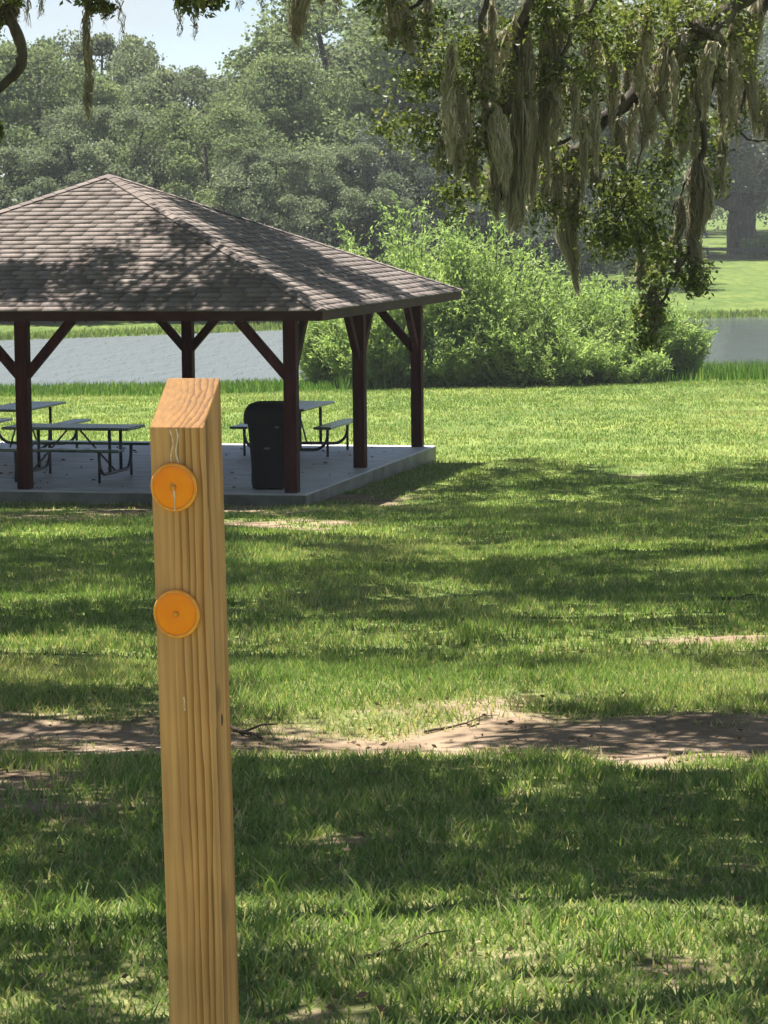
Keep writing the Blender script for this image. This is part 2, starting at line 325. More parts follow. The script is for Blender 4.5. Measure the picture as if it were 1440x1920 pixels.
def post_mat():
    m, t, N, K, P = mat('pine_post')
    tc = N.new('ShaderNodeTexCoord'); mp = N.new('ShaderNodeMapping')
    mp.inputs['Location'].default_value = (0.085, -0.012, 0); mp.inputs['Scale'].default_value = (1, 1, 0.075)
    wv = N.new('ShaderNodeTexWave'); wv.wave_type = 'RINGS'; wv.rings_direction = 'Z'; wv.wave_profile = 'SAW'
    wv.inputs['Scale'].default_value = 30; wv.inputs['Distortion'].default_value = 4.5; wv.inputs['Detail'].default_value = 3; wv.inputs['Detail Scale'].default_value = 1.6
    K.new(tc.outputs['Object'], mp.inputs[0]); K.new(mp.outputs[0], wv.inputs['Vector'])
    r = ramp(N, [(0.0, (0.62, 0.36, 0.165)), (0.45, (0.57, 0.32, 0.135)), (0.8, (0.37, 0.185, 0.068)), (1.0, (0.25, 0.115, 0.04))])
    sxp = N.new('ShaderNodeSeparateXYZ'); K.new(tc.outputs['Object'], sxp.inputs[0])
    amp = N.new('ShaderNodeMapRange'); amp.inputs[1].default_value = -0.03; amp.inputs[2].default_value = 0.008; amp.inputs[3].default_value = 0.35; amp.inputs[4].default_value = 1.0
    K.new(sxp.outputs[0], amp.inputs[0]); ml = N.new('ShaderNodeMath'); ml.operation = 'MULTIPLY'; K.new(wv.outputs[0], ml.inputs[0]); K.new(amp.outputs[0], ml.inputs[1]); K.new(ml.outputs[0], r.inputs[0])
    fn = N.new('ShaderNodeTexNoise'); fn.inputs['Scale'].default_value = 130; fn.inputs['Detail'].default_value = 4
    mf = N.new('ShaderNodeMapping'); mf.inputs['Scale'].default_value = (1, 1, 0.03); K.new(tc.outputs['Object'], mf.inputs[0]); K.new(mf.outputs[0], fn.inputs['Vector'])
    rf = ramp(N, [(0.3, (0.72, 0.7, 0.66)), (0.7, (1.12, 1.1, 1.05))])
    K.new(fn.outputs[0], rf.inputs[0])
    mx = N.new('ShaderNodeMixRGB'); mx.blend_type = 'MULTIPLY'; mx.inputs[0].default_value = 0.75; K.new(r.outputs[0], mx.inputs[1]); K.new(rf.outputs[0], mx.inputs[2])
    bn = N.new('ShaderNodeTexNoise'); bn.inputs['Scale'].default_value = 5; bn.inputs['Detail'].default_value = 4
    K.new(tc.outputs['Object'], bn.inputs['Vector']); rb = ramp(N, [(0.35, (0.80, 0.82, 0.85)), (0.65, (1.1, 1.08, 1.0))]); K.new(bn.outputs[0], rb.inputs[0])
    m2 = N.new('ShaderNodeMixRGB'); m2.blend_type = 'MULTIPLY'; m2.inputs[0].default_value = 0.8; K.new(mx.outputs[0], m2.inputs[1]); K.new(rb.outputs[0], m2.inputs[2])
    # grey-brown stain low on the right arris
    prev = m2.outputs[0]
    for (c, sc_, colr, amt) in (((0.0445, -0.012, 0.40), (30, 40, 22), (0.16, 0.10, 0.06), 0.4), ((0.0445, -0.012, 0.745), (60, 60, 35), (0.16, 0.09, 0.045), 0.55), ((0.037, -0.0445, 0.42), (260, 60, 13), (0.14, 0.085, 0.045), 0.55)):
        mm = N.new('ShaderNodeMapping'); mm.vector_type = 'TEXTURE'
        mm.inputs['Location'].default_value = c; mm.inputs['Scale'].default_value = tuple(1 / q for q in sc_)
        K.new(tc.outputs['Object'], mm.inputs[0])
        ln = N.new('ShaderNodeVectorMath'); ln.operation = 'LENGTH'; K.new(mm.outputs[0], ln.inputs[0])
        mr = N.new('ShaderNodeMapRange'); mr.inputs[1].default_value = 1.0; mr.inputs[2].default_value = 0.45; mr.inputs[3].default_value = 0; mr.inputs[4].default_value = amt
        K.new(ln.outputs['Value'], mr.inputs[0])
        mz = N.new('ShaderNodeMixRGB'); mz.inputs[2].default_value = (*colr, 1); K.new(mr.outputs[0], mz.inputs[0]); K.new(prev, mz.inputs[1]); prev = mz.outputs[0]
    ge = N.new('ShaderNodeNewGeometry'); sn_ = N.new('ShaderNodeSeparateXYZ'); K.new(ge.outputs['True Normal'], sn_.inputs[0])
    eg = N.new('ShaderNodeMapRange'); eg.inputs[1].default_value = 0.3; eg.inputs[2].default_value = 0.6; K.new(sn_.outputs[2], eg.inputs[0])
    me_ = N.new('ShaderNodeMixRGB'); me_.blend_type = 'MULTIPLY'; me_.inputs[2].default_value = (0.52, 0.45, 0.28, 1); K.new(eg.outputs[0], me_.inputs[0]); K.new(prev, me_.inputs[1]); prev = me_.outputs[0]   # sawn end grain is darker and redder
    K.new(prev, P.inputs['Base Color']); P.inputs['Roughness'].default_value = 0.7; P.inputs['Specular IOR Level'].default_value = 0.2
    b = N.new('ShaderNodeBump'); b.inputs['Strength'].default_value = 0.35; b.inputs['Distance'].default_value = 0.0015
    K.new(fn.outputs[0], b.inputs['Height']); K.new(b.outputs[0], P.inputs['Normal'])
    return m
M['post'] = post_mat()
def reflector_mat():
    m, t, N, K, P = mat('amber_reflector')
    tc = N.new('ShaderNodeTexCoord'); v = N.new('ShaderNodeTexVoronoi'); v.inputs['Scale'].default_value = 420
    K.new(tc.outputs['Object'], v.inputs['Vector'])
    n = N.new('ShaderNodeTexNoise'); n.inputs['Scale'].default_value = 28; n.inputs['Detail'].default_value = 3; K.new(tc.outputs['Object'], n.inputs['Vector'])
    r = ramp(N, [(0.3, (0.97, 0.24, 0.001)), (0.55, (1.0, 0.28, 0.001)), (0.75, (1.0, 0.32, 0.001))]); K.new(n.outputs[0], r.inputs[0])
    K.new(r.outputs[0], P.inputs['Base Color'])
    P.inputs['Roughness'].default_value = 0.3; P.inputs['Specular IOR Level'].default_value = 0.25; P.inputs['Coat Weight'].default_value = 0.3; P.inputs['Coat Roughness'].default_value = 0.05
    b = N.new('ShaderNodeBump'); b.inputs['Strength'].default_value = 0.25; b.inputs['Distance'].default_value = 0.001
    K.new(v.outputs['Distance'], b.inputs['Height']); K.new(b.outputs[0], P.inputs['Normal'])
    return m
M['amber'] = reflector_mat()
M['amber_rim'] = noise_mat('amber_rim', [(0.35, (0.75, 0.27, 0.02)), (0.65, (0.9, 0.40, 0.06))], 60, 3, 0.25, spec=0.5)

# ------------------------------------------------------------------ terrain
PY = np.array([-400, -60, 0, 5.6, 37.3, 45, 55, 63.5, 68, 73, 76])
PZ = np.array([9, 5.2, 2.44, 2.05, -0.15, -0.24, -0.29, -0.31, -0.42, -0.62, -1.2])
WATER = -0.62
def shore_near(x): return 72.5 + 0.35 * np.clip(x, -20, 14) * 0.55 + 0.8 * np.sin(x * 0.3)
def shore_far(x): return 105.3 + 0.5 * np.clip(x, -30, 30) + 1.2 * np.sin(x * 0.21 + 1)
def terrain(x, y):
    x = np.asarray(x, float); y = np.asarray(y, float)
    dy = shore_near(x) - 73.0
    yn = np.where(y > 55, np.maximum(y - dy * sstep(55, 70, y), 55), y)
    zn = np.interp(yn, PY, PZ)
    yf = y - shore_far(x)
    zf = np.interp(yf, [-3, 0, 3, 30, 62, 100, 400, 2000], [-1.2, -0.60, -0.42, 0.02, 0.75, 1.6, 4, 6])
    z = np.where(y < 76 + dy, zn, np.where(yf < -3, -1.2, zf))
    # lake closes to the sides, out of view
    side = sstep(60, 110, np.abs(x)) * sstep(66, 74, y)
    z = z * (1 - side) + np.maximum(z, 0.0 + 0.004 * np.abs(x)) * side
    amp = np.where(y < 60, 1, 0.5)
    z = z + amp * 0.05 * (fbm(x * 0.55 + 40, y * 0.55) - 0.5) * 2 * sstep(3, 8, np.abs(y - 41) + np.abs(x + 4) * 0.7)
    z = z + 0.02 * (vnoise(x * 3.1, y * 3.1) - 0.5) * (y < 45)
    # worn track lies a little below the turf with a low lip on its near side
    yc = track_y(x)
    z = z - 0.03 * np.exp(-((y - yc) / 0.5) ** 2)
    return z
def track_y(x): return 10.85 - 0.16 * x + 0.12 * np.sin(x * 1.7)
def pell(px, py, lst):
    s = np.zeros(np.shape(px))
    for cx, cy, rx, ry, a in lst:
        q = ((px - cx) / rx) ** 2 + ((py - cy) / ry) ** 2
        s = np.maximum(s, a * np.clip(1.25 - q, 0, 1))
    return s
BARE = [(760, 1365, 260, 26, .55), (1330, 1200, 170, 18, .5), (640, 1905, 90, 28, .5), (1310, 1835, 190, 55, .45), (900, 1815, 180, 22, .45), (90, 1500, 230, 60, .55),
        (560, 982, 190, 13, .55), (140, 968, 200, 10, .55), (230, 1910, 60, 20, .6), (1000, 1600, 160, 20, .25), (640, 1590, 90, 16, .4), (1000, 1480, 130, 16, .4), (330, 955, 330, 14, .5), (690, 930, 140, 22, .4),
        (60, 1080, 150, 18, .3), (1180, 890, 60, 8, .35), (1390, 1620, 60, 30, .35), (730, 1250, 110, 14, .35)]
def bare(x, y):
    z = np.interp(y, PY, PZ)
    px, py = pix(x, y, z)
    d = (y - track_y(x))
    tr = np.exp(-(d / (0.34 + 0.7 * fbm(x * 1.1 + 3, y * 0.2))) ** 2 * 0.9) * 0.95
    b = np.maximum(tr, pell(px, py, BARE))
    b = b + (fbm(x * 2.3, y * 2.3 + 9) - 0.5) * 1.5 * np.where(b > 0.05, 1, 0.25) + 0.10 * (fbm(x * .5, y * .5) - .5)
    return np.clip(b * (y < 60), 0, 1)

xs = np.concatenate([-np.geomspace(350, 11, 40), np.linspace(-10.5, 10.5, 141), np.geomspace(11, 350, 40)])
ys = np.concatenate([-np.geomspace(120, 1, 16), np.arange(0, 4, 0.5), np.arange(4, 14, 0.07), np.arange(14, 48, 0.2), np.arange(48, 130, 0.7), np.geomspace(130, 700, 40)])
GX, GY = np.meshgrid(xs, ys)
GZ = terrain(GX, GY)
nx, ny = len(xs), len(ys)
idx = np.arange(nx * ny).reshape(ny, nx)
q = np.stack([idx[:-1, :-1], idx[:-1, 1:], idx[1:, 1:], idx[1:, :-1]], -1).reshape(-1, 4)
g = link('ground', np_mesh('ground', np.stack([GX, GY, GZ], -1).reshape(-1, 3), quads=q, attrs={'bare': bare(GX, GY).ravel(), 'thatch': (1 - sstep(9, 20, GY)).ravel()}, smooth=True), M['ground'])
tag(g, kind='structure')
wb = MB().add([(-130, 66, WATER), (130, 66, WATER), (130, 132, WATER), (-130, 132, WATER)], [(0, 1, 2, 3)])
tag(wb.build('lake', M['water']), kind='structure')

# ------------------------------------------------------------------ pavilion
PHI = 0.2354
e1 = np.array([math.cos(PHI), -math.sin(PHI)]); e2 = np.array([math.sin(PHI), math.cos(PHI)])
PC = np.array([-1.181, 37.577]) - 3.66 * e1 + 3.66 * e2
pav = empty('picnic_pavilion', (PC[0], PC[1], 0), -PHI)
tag(pav, 'open square picnic pavilion with grey shingled hip roof on dark red timber posts', 'pavilion')
def ploc(x, y, z=0.0):
    p = PC + e1 * x + e2 * y; return np.array([p[0], p[1], z])
A, SL, OV = 3.66, 3.9, 4.24
EB, ET, AP = 2.235, 2.37, 4.15          # eave bottom, eave top, apex
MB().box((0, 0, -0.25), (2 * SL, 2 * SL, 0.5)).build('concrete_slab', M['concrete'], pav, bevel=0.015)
PW = 0.168
pm = MB().box((0, 0, 1.12), (PW, PW, 2.24)).mesh('post')
for i in (-1, 0, 1):
    for j in (-1, 0, 1):
        if i or j:
            o = link('post', pm, M['stain'], pav); o.location = (i * A, j * A, 0.0)
            b = o.modifiers.new('bevel', 'BEVEL'); b.width = 0.008
HJ = 1.46
for i in (-1, 0, 1):
    for j in (-1, 0, 1):
        if not (i or j): continue
        dirs = []
        if abs(j) == 1: dirs += [(s, 0) for s in (-1, 1) if abs(i + s) <= 1]
        if abs(i) == 1: dirs += [(0, s) for s in (-1, 1) if abs(j + s) <= 1]
        for dx, dy in dirs:
            a = Vector((i * A + dx * PW * .3, j * A + dy * PW * .3, HJ + 0.04)); b = Vector((i * A + dx * 0.70, j * A + dy * 0.70, 2.235))
            MB().bar(a, b, 0.085, 0.12, (dx, dy, 0)).build('brace', M['stain'], pav)
for k in range(4):
    a = k * math.pi / 2
    R_ = Matrix.Rotation(a, 4, 'Z')
    o = MB().box((0, -A, 2.345), (2 * A + (0.15 if k % 2 else -0.15), 0.14, 0.24)).build('beam', M['stain'], pav); o.matrix_local = R_
    o = MB().box((0, -OV + 0.02, (EB + ET) / 2), (2 * OV - (0.0 if k % 2 else 0.082), 0.04, ET - EB - 0.01)).build('fascia', M['fascia'], pav); o.matrix_local = R_
# roof deck (solid wedge) and rafters below
rd = MB()
O2 = OV - 0.002
top = [(-O2, -O2, ET), (O2, -O2, ET), (O2, O2, ET), (-O2, O2, ET), (0, 0, AP)]
O3 = OV - 0.06
low = [(-O3, -O3, ET - .06), (O3, -O3, ET - .06), (O3, O3, ET - .06), (-O3, O3, ET - .06), (0, 0, AP - .06)]
rd.add(top + low, [(0, 1, 4), (1, 2, 4), (2, 3, 4), (3, 0, 4), (6, 5, 9), (7, 6, 9), (8, 7, 9), (5, 8, 9), (0, 5, 6, 1), (1, 6, 7, 2), (2, 7, 8, 3), (3, 8, 5, 0)])
roof = rd.build('roof', M['deckwood'], pav)
for k in range(4):
    for s in (-3, -2, -1, 0, 1, 2, 3):
        x = s * 1.05; zt = ET + (AP - ET) * (1 - abs(x) / OV) - 0.14
        c, s_ = math.cos(k * math.pi / 2), math.sin(k * math.pi / 2)
        rot = lambda px_, py_: (px_ * c - py_ * s_, px_ * s_ + py_ * c)
        a = (*rot(x, -OV + 0.1), ET - 0.10); b = (*rot(x, -abs(x) - 0.05), zt)
        MB().bar(a, b, 0.04, 0.1).build('rafter', M['deckwood'], roof)
# shingles : courses of tabs laid over the deck, each a thin tilted wedge
pitch = math.atan2(AP - ET, OV); slen = math.hypot(AP - ET, OV)
EXPO, TW, TH = 0.143, 0.33, 0.016
ncourse = int(slen / EXPO)
cand = []
for k in range(4):
    R_ = Matrix.Rotation(k * math.pi / 2, 4, 'Z')
    for c in range(ncourse + 1):
        s0, s1 = c * EXPO - 0.02, min((c + 1) * EXPO + 0.01, slen - 0.02)
        if s1 <= s0 + 0.02: continue
        h0, h1 = OV * (1 - s0 / slen), OV * (1 - s1 / slen)
        x = -h0 - random.random() * TW
        while x < h0:
            x0, x1 = max(x + 0.004, -h0), min(x + TW - 0.004, h0)
            x += TW
            if x1 - x0 < 0.02: continue
            ta, tb = max(min(x0, h1), -h1), max(min(x1, h1), -h1)
            th = TH * random.uniform(0.8, 1.25)
            up = Vector((0, -math.sin(pitch), math.cos(pitch)))
            def P_(xx, s, lift):
                return R_ @ (Vector((xx, -OV + s * math.cos(pitch), ET + s * math.sin(pitch))) + up * lift)
            vs = [P_(x0, s0, 0.001), P_(x1, s0, 0.001), P_(tb, s1, 0.001), P_(ta, s1, 0.001), P_(x0, s0, th), P_(x1, s0, th), P_(tb, s1, 0.004), P_(ta, s1, 0.004)]
            cen = (vs[4] + vs[6]) / 2
            wc = PC + e1 * cen.x + e2 * cen.y
            px_, py_ = pix(wc[0], wc[1], cen.z)
            vis = k in (0, 1) and -15 < px_ < 1455
            area = (x1 - x0) * (1.0 if k == 0 else 0.75) / wc[1]
            cand.append((-(area if vis else 0), len(cand), vs))
SF = [(0, 3, 2, 1), (4, 5, 6, 7), (0, 1, 5, 4), (1, 2, 6, 5), (2, 3, 7, 6), (3, 0, 4, 7)]
cand.sort(key=lambda t: (t[0], t[1]))
rest_v, rest_q, rest_r = [], [], []
for n_, (ar, _, vs) in enumerate(cand):
    rv = min(1, max(0, random.gauss(0.5, 0.22)))
    if n_ < 300:
        c0 = sum(vs, Vector()) / 8
        o = link('shingle', np_mesh('shingle', [tuple(v - c0) for v in vs], quads=SF, attrs={'rnd': [rv] * 8}), M['shingle'], roof); o.location = c0
    else:
        o_ = len(rest_v); rest_v += [tuple(v) for v in vs]; rest_r += [rv] * 8; rest_q += [tuple(i + o_ for i in f) for f in SF]
o = link('shingle_field', np_mesh('shingle_field', rest_v, quads=rest_q, attrs={'rnd': rest_r}), M['shingle'], roof); o['kind'] = 'stuff'
for k in range(4):                      # hip caps: short overlapping saddles down each hip
    R_ = Matrix.Rotation(k * math.pi / 2, 4, 'Z')
    vs_, qs_, rr = [], [], []
    hl = math.sqrt(2) * OV; n_ = 34
    for c in range(n_):
        t0, t1 = c / n_, min((c + 1.12) / n_, 1)
        def hp(t, side, lift):
            p = Vector((OV * (1 - t), -OV * (1 - t), ET + (AP - ET) * t + 0.02 + lift))
            if side: p += Vector((0.10 * side, 0.10 * side, 0)) * 0.7 + Vector((0, 0, -0.028))
            return tuple(R_ @ p)
        o_ = len(vs_); vs_ += [hp(t0, -1, .010), hp(t0, 0, .012), hp(t0, 1, .010), hp(t1, -1, .002), hp(t1, 0, .003), hp(t1, 1, .002)]
        qs_ += [(o_, o_ + 1, o_ + 4, o_ + 3), (o_ + 1, o_ + 2, o_ + 5, o_ + 4)]; rr += [random.uniform(.1, .8)] * 6
    link('hip_cap', np_mesh('hip_cap', vs_, quads=qs_, attrs={'rnd': rr}), M['shingle'], roof)

# ------------------------------------------------------------------ picnic tables
def picnic_table(loc, rz, label):
    """local x is the long way; coated top and benches on two bent-tube end frames"""
    t = empty('picnic_table', loc, rz)
    tag(t, label, 'picnic table', 'picnic tables under the pavilion')
    MB().box((0, 0, 0.705), (1.83, 0.74, 0.038)).build('tabletop', M['plate'], t, bevel=0.012)
    for s in (-1, 1):
        MB().box((0, s * 0.64, 0.44), (1.83, 0.27, 0.038)).build('bench', M['plate'], t, bevel=0.012)
    for e in (-1, 1):
        x = e * 0.6
        f = MB()
        pts = []
        for s in (-1, 1):
            arc = [(x, s * (0.42 + 0.22 * math.sin(a)), 0.10 + 0.22 * (1 - math.cos(a))) for a in np.linspace(0, math.pi / 2, 7)]
            pts.append([*arc, (x, s * 0.64, 0.43)])
        f.tube(list(reversed(pts[0])) + pts[1], 0.024, 8)
        f.build('end_frame', M['frame'], t, smooth=True)
        for s in (-1, 1):
            MB().tube([(x, s * 0.22, 0.10), (x, s * 0.22, 0.687)], 0.024, 8).build('upright', M['frame'], t, smooth=True)
            MB().tube([(x, s * 0.64, 0.42), (x, s * 0.64, 0.0)], 0.02, 8).build('leg', M['frame'], t, smooth=True)
        MB().tube([(x, 0.0, 0.11), (x - e * 0.52, 0.0, 0.68)], 0.014, 6).build('strut', M['frame'], t, smooth=True)
    return t
def slab_pt(px, py):
    d = ray(px, py); tt = -EYE / d[2]; return np.array([d[0] * tt, d[1] * tt])
nf, ff = slab_pt(609, 857), slab_pt(657, 843)
ctr = (nf + ff) / 2 - e1 * 0.64
picnic_table((ctr[0], ctr[1], 0), math.pi / 2 - PHI, 'dark green picnic table standing behind the black trash bin')
ctr2 = ctr - e1 * 4.16 - e2 * 0.5
picnic_table((ctr2[0], ctr2[1], 0), math.pi / 2 - PHI, 'dark green picnic table behind another one, its end turned to the open lawn')
n2_ = slab_pt(189, 906)
ctr3 = n2_ - e1 * 0.6 + e2 * 0.64
picnic_table((ctr3[0], ctr3[1], 0), -PHI - 0.02, 'dark green picnic table set lengthwise beside the front pavilion post')

# ------------------------------------------------------------------ trash bin
bp = slab_pt(506, 920)
tb = empty('trash_bin', (bp[0], bp[1] + 0.3, 0), -PHI + 0.12)
tag(tb, 'tall black wheeled trash bin with closed domed lid beside a red post', 'trash bin')
def loft(secs, n=28, ex=5.0):
    m = MB(); o = 0
    for (wx, wy, cy, z) in secs:
        for k in range(n):
            a = 2 * math.pi * k / n; ca, sa = math.cos(a), math.sin(a)
            r = (abs(ca) ** ex + abs(sa) ** ex) ** (-1 / ex)
            m.v.append((wx / 2 * r * ca, cy + wy / 2 * r * sa, z))
    for i in range(len(secs) - 1):
        for k in range(n):
            m.f.append((i * n + k, i * n + (k + 1) % n, (i + 1) * n + (k + 1) % n, (i + 1) * n + k))
    m.f.append(tuple(reversed(range(n)))); m.f.append(tuple((len(secs) - 1) * n + k for k in range(n)))
    return m
loft([(0.42, 0.46, 0, 0.012), (0.45, 0.5, 0, 0.03), (0.47, 0.53, 0, 0.35), (0.53, 0.60, 0.0, 0.80), (0.56, 0.64, 0, 0.93)]).build('body', M['bin'], tb, smooth=True)
loft([(0.62, 0.70, 0, 0.91), (0.63, 0.71, 0, 0.95)]).build('rim', M['bin'], tb, smooth=True)
lid = loft([(0.64, 0.73, 0, 0.87), (0.655, 0.74, 0, 0.92), (0.64, 0.72, 0, 1.0), (0.59, 0.66, 0, 1.07), (0.51, 0.57, 0, 1.118), (0.38, 0.44, 0, 1.14), (0.15, 0.2, 0, 1.147)], ex=4).build('lid', M['bin'], tb, smooth=True)
MB().tube([(-0.24, 0.38, 0.98), (0.24, 0.38, 0.98)], 0.018, 8).build('handle', M['bin'], tb, smooth=True)
for s in (-1, 1):
    Mx = Matrix.Rotation(math.pi / 2, 3, 'Y')
    wh = MB().lathe([(0.05, -0.025), (0.125, -0.022), (0.13, 0), (0.125, 0.022), (0.05, 0.025)], 20, (s * 0.255, 0.25, 0.13), Mx).build('wheel', M['rubber'], tb, smooth=True)
MB().box((0.0, -0.281, 0.55), (0.08, 0.012, 0.022)).build('moulded_label', M['binmark'], tb)
MB().box((0.14, -0.31, 0.83), (0.05, 0.012, 0.02)).build('moulded_label', M['binmark'], tb)

# ------------------------------------------------------------------ marker post with two reflectors
PD = 4.6
ptop = at(356, 748, PD)
gz = float(terrain(ptop[0], PD))
PH = ptop[2] - gz - 0.004
W2 = 0.0445
Mp = Matrix.Translation((ptop[0] + 0.0075, PD + 0.045, gz)) @ Matrix.Rotation(0.035, 4, 'X') @ Matrix.Rotation(-0.0125, 4, 'Y') @ Matrix.Rotation(math.radians(-16.0), 4, 'Z')
post = empty('marker_post', (0, 0, 0)); post.matrix_world = Mp
tag(post, 'square pine marker post with slanted top and two round amber reflectors', 'post')
zf, zb = PH - 0.036, PH + 0.034
pv = [(-W2, -W2, -0.35), (W2, -W2, -0.35), (W2, W2, -0.35), (-W2, W2, -0.35), (-W2, -W2, zf), (W2, -W2, zf), (W2, W2, zb), (-W2, W2, zb)]
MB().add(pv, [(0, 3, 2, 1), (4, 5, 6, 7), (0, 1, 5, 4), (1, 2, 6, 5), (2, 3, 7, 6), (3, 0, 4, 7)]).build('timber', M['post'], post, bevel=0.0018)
for (rx_, rz_) in ((-0.0055, zf - 0.0935), (-0.0078, zf - 0.2955)):
    Mr = Matrix.Rotation(math.pi / 2, 3, 'X')          # local +Z of the disc -> -Y (out of the front face)
    c = (rx_, -W2 - 0.0005, rz_)
    r = MB().lathe([(0.0335, 0.0), (0.0335, 0.0062), (0.030, 0.0072), (0.016, 0.0078), (0.005, 0.0066)], 40, c, Mr).build('reflector', M['amber'], post, smooth=False)
    MB().lathe([(0.0385, 0.0), (0.039, 0.004), (0.0375, 0.0072), (0.0345, 0.0078), (0.0336, 0.005)], 48, c, Mr).build('rim', M['amber_rim'], r, smooth=True)
    MB().lathe([(0.0045, 0.004), (0.0045, 0.0088), (0.003, 0.0096)], 14, c, Mr).build('nail', M['nail'], r, smooth=True)
def drip(name, pts, wd, y0, parent):
    m = MB()
    for i, (x, z) in enumerate(pts):
        ww = wd * random.uniform(0.6, 1.2)
        m.v += [(x - ww, y0 + .0004, z), (x - ww * .3, y0 - 0.0009, z), (x + ww * .5, y0 - 0.0009, z), (x + ww, y0 + .0004, z)]
        if i:
            b = (i - 1) * 4
            for k in range(3): m.f.append((b + k, b + k + 1, b + k + 5, b + k + 4))
    return m.build(name, M['resin'], parent, smooth=True)
for x0, wd in ((-0.0085, 0.0017), (0.0, 0.0019)):
    pts = [(x0 + 0.002 * math.sin(i * .8 + x0 * 900), zf - 0.002 - i * 0.006) for i in range(10)]
    drip('resin_drip', pts, wd, -W2, post)
drip('resin_drip', [(-0.0105, zf - 0.0885), (-0.0075, zf - 0.087), (-0.0045, zf - 0.0895), (-0.004, zf - 0.10), (-0.0038, zf - 0.11), (-0.0036, zf - 0.122), (-0.0035, zf - 0.130)], 0.0013, -W2 - 0.0085, post)
drip('resin_drip', [(-0.002, zf - 0.43), (-0.001, zf - 0.437), (-0.0015, zf - 0.445), (-0.001, zf - 0.452)], 0.0016, -W2, post)
# small open knot on the right face
Mk = Matrix.Rotation(math.pi / 2, 3, 'Y')
kn = MB().lathe([(0.0001, 0.0006), (0.004, 0.001), (0.0055, 0.0002)], 14, (0, 0, 0), Mk).build('knot', M['twig'], post)
kn.scale = (1, 0.8, 2.0); kn.location = (W2, 0.002, zf - 0.475)

# ------------------------------------------------------------------ leaf clouds
def leaves(C, size, aspect=0.45, droop=0.0, rnd=None, flat=0.0, dirs=None):
    """diamond-shaped folded leaves at points C; returns V, quads, rnd"""
    n = len(C)
    d = rng.normal(size=(n, 3)) if dirs is None else dirs + rng.normal(size=(n, 3)) * 0.45
    d[:, 2] = d[:, 2] * (1 - flat) - droop
    d /= np.linalg.norm(d, axis=1)[:, None] + 1e-9
    r = rng.normal(size=(n, 3)); r[:, 2] *= (1 - flat)
    s = np.cross(d, r); s /= np.linalg.norm(s, axis=1)[:, None] + 1e-9
    nn = np.cross(s, d)
    sz = (size * (0.65 + 0.7 * rng.random(n)))[:, None]
    a = C - d * sz * 0.5; b = C + d * sz * 0.5
    l = C + s * sz * aspect * 0.5 + nn * sz * 0.10; m = C - s * sz * aspect * 0.5 + nn * sz * 0.10
    V = np.stack([a, l, b, m], 1).reshape(-1, 3)
    Q = np.arange(n * 4).reshape(n, 4)
    if rnd is None: rnd = rng.random(n)
    return V, Q, np.repeat(rnd, 4)
def blob_points(n, rad, upbias=0.5):
    """points through an ellipsoid, thicker towards its shell and upper side"""
    d = rng.normal(size=(n, 3)); d /= np.linalg.norm(d, axis=1)[:, None]
    fl = (d[:, 2] < 0) & (rng.random(n) < upbias); d[fl, 2] *= -1
    return d * (rng.random(n) ** 0.42 * (1 + 0.12 * rng.normal(size=n)))[:, None] * np.asarray(rad)

# ------------------------------------------------------------------ far oaks (five builds, copied)
def far_oak(name, seed, h, wdt, lmat, nb=95, per=700, ls=0.165, low=0.12, moss=0):
    r0 = np.random.default_rng(seed)
    t = empty(name, (0, 0, 0))
    tr = MB()
    fork = h * 0.25
    base_r = wdt * 0.045
    tr.tube([(0, 0, -0.6), (0, 0, 0.1), (0.1, 0, fork * .5), (0, 0.1, fork)], [base_r * 1.5, base_r * 1.15, base_r, base_r * .9], 10)
    blobs = []
    for i in range(nb):
        a = r0.random() * 2 * math.pi; e = r0.random()
        zc = low + (1 - low) * e ** 0.8
        rr = math.sqrt(max(0.0, 1 - ((zc - 0.38) / 0.66) ** 2)) * (0.55 + 0.45 * r0.random())
        br = wdt * (0.05 + 0.08 * r0.random() ** 1.3)
        p = np.array([math.cos(a) * rr * wdt * .5, math.sin(a) * rr * wdt * .5, zc * h - br * 0.6])
        blobs.append((p, br))
    for i in range(0, nb, 6):
        p = blobs[i][0]
        mid = np.array([p[0] * .5, p[1] * .5, fork + (p[2] - fork) * .35 + 0.3])
        tr.tube([(0, 0, fork * .8), mid, p], [base_r * .55, base_r * .3, 0.05], 6)
    tr.build('trunk', M['bark'], t, smooth=True)
    C, Rn = [], []
    for p, br in blobs:
        C.append(p + blob_points(per, (br, br, br * 0.72), 0.72)); Rn.append(np.clip(r0.normal(0.45, 0.16) + rng.normal(size=per) * 0.17, 0, 1))
    C = np.concatenate(C); Rn = np.concatenate(Rn)
    V, Q, R_ = leaves(C, ls, 0.6, 0.05, Rn, 0.4)
    link('crown', np_mesh('crown', V, quads=Q, attrs={'rnd': R_}), lmat, t)
    if moss:
        vs, qs, rn = [], [], []
        for i in range(moss * 16):
            p, br = blobs[r0.integers(nb)]
            c = p + r0.normal(size=3) * br * .5; ln = 0.6 + r0.random() * 1.4; ww = 0.012 + 0.02 * r0.random()
            a = r0.random() * math.pi; dx = np.array([math.cos(a), math.sin(a), 0]) * ww
            o = len(vs); vs += [c - dx, c + dx, c + dx * .7 - [0, 0, ln * .6], c - dx * .7 - [0, 0, ln * .6], c - [0, 0, ln]]
            qs += [(o, o + 1, o + 2, o + 3), (o + 3, o + 2, o + 4, o + 4)]; rn += [r0.random()] * 5
        tris = [q_[:3] for q_ in qs if q_[2] == q_[3]]; quads = [q_ for q_ in qs if q_[2] != q_[3]]
        link('hanging_moss', np_mesh('hanging_moss', vs, tris=tris, quads=quads, attrs={'rnd': rn}), M['moss'], t)['kind'] = 'stuff'
    return t
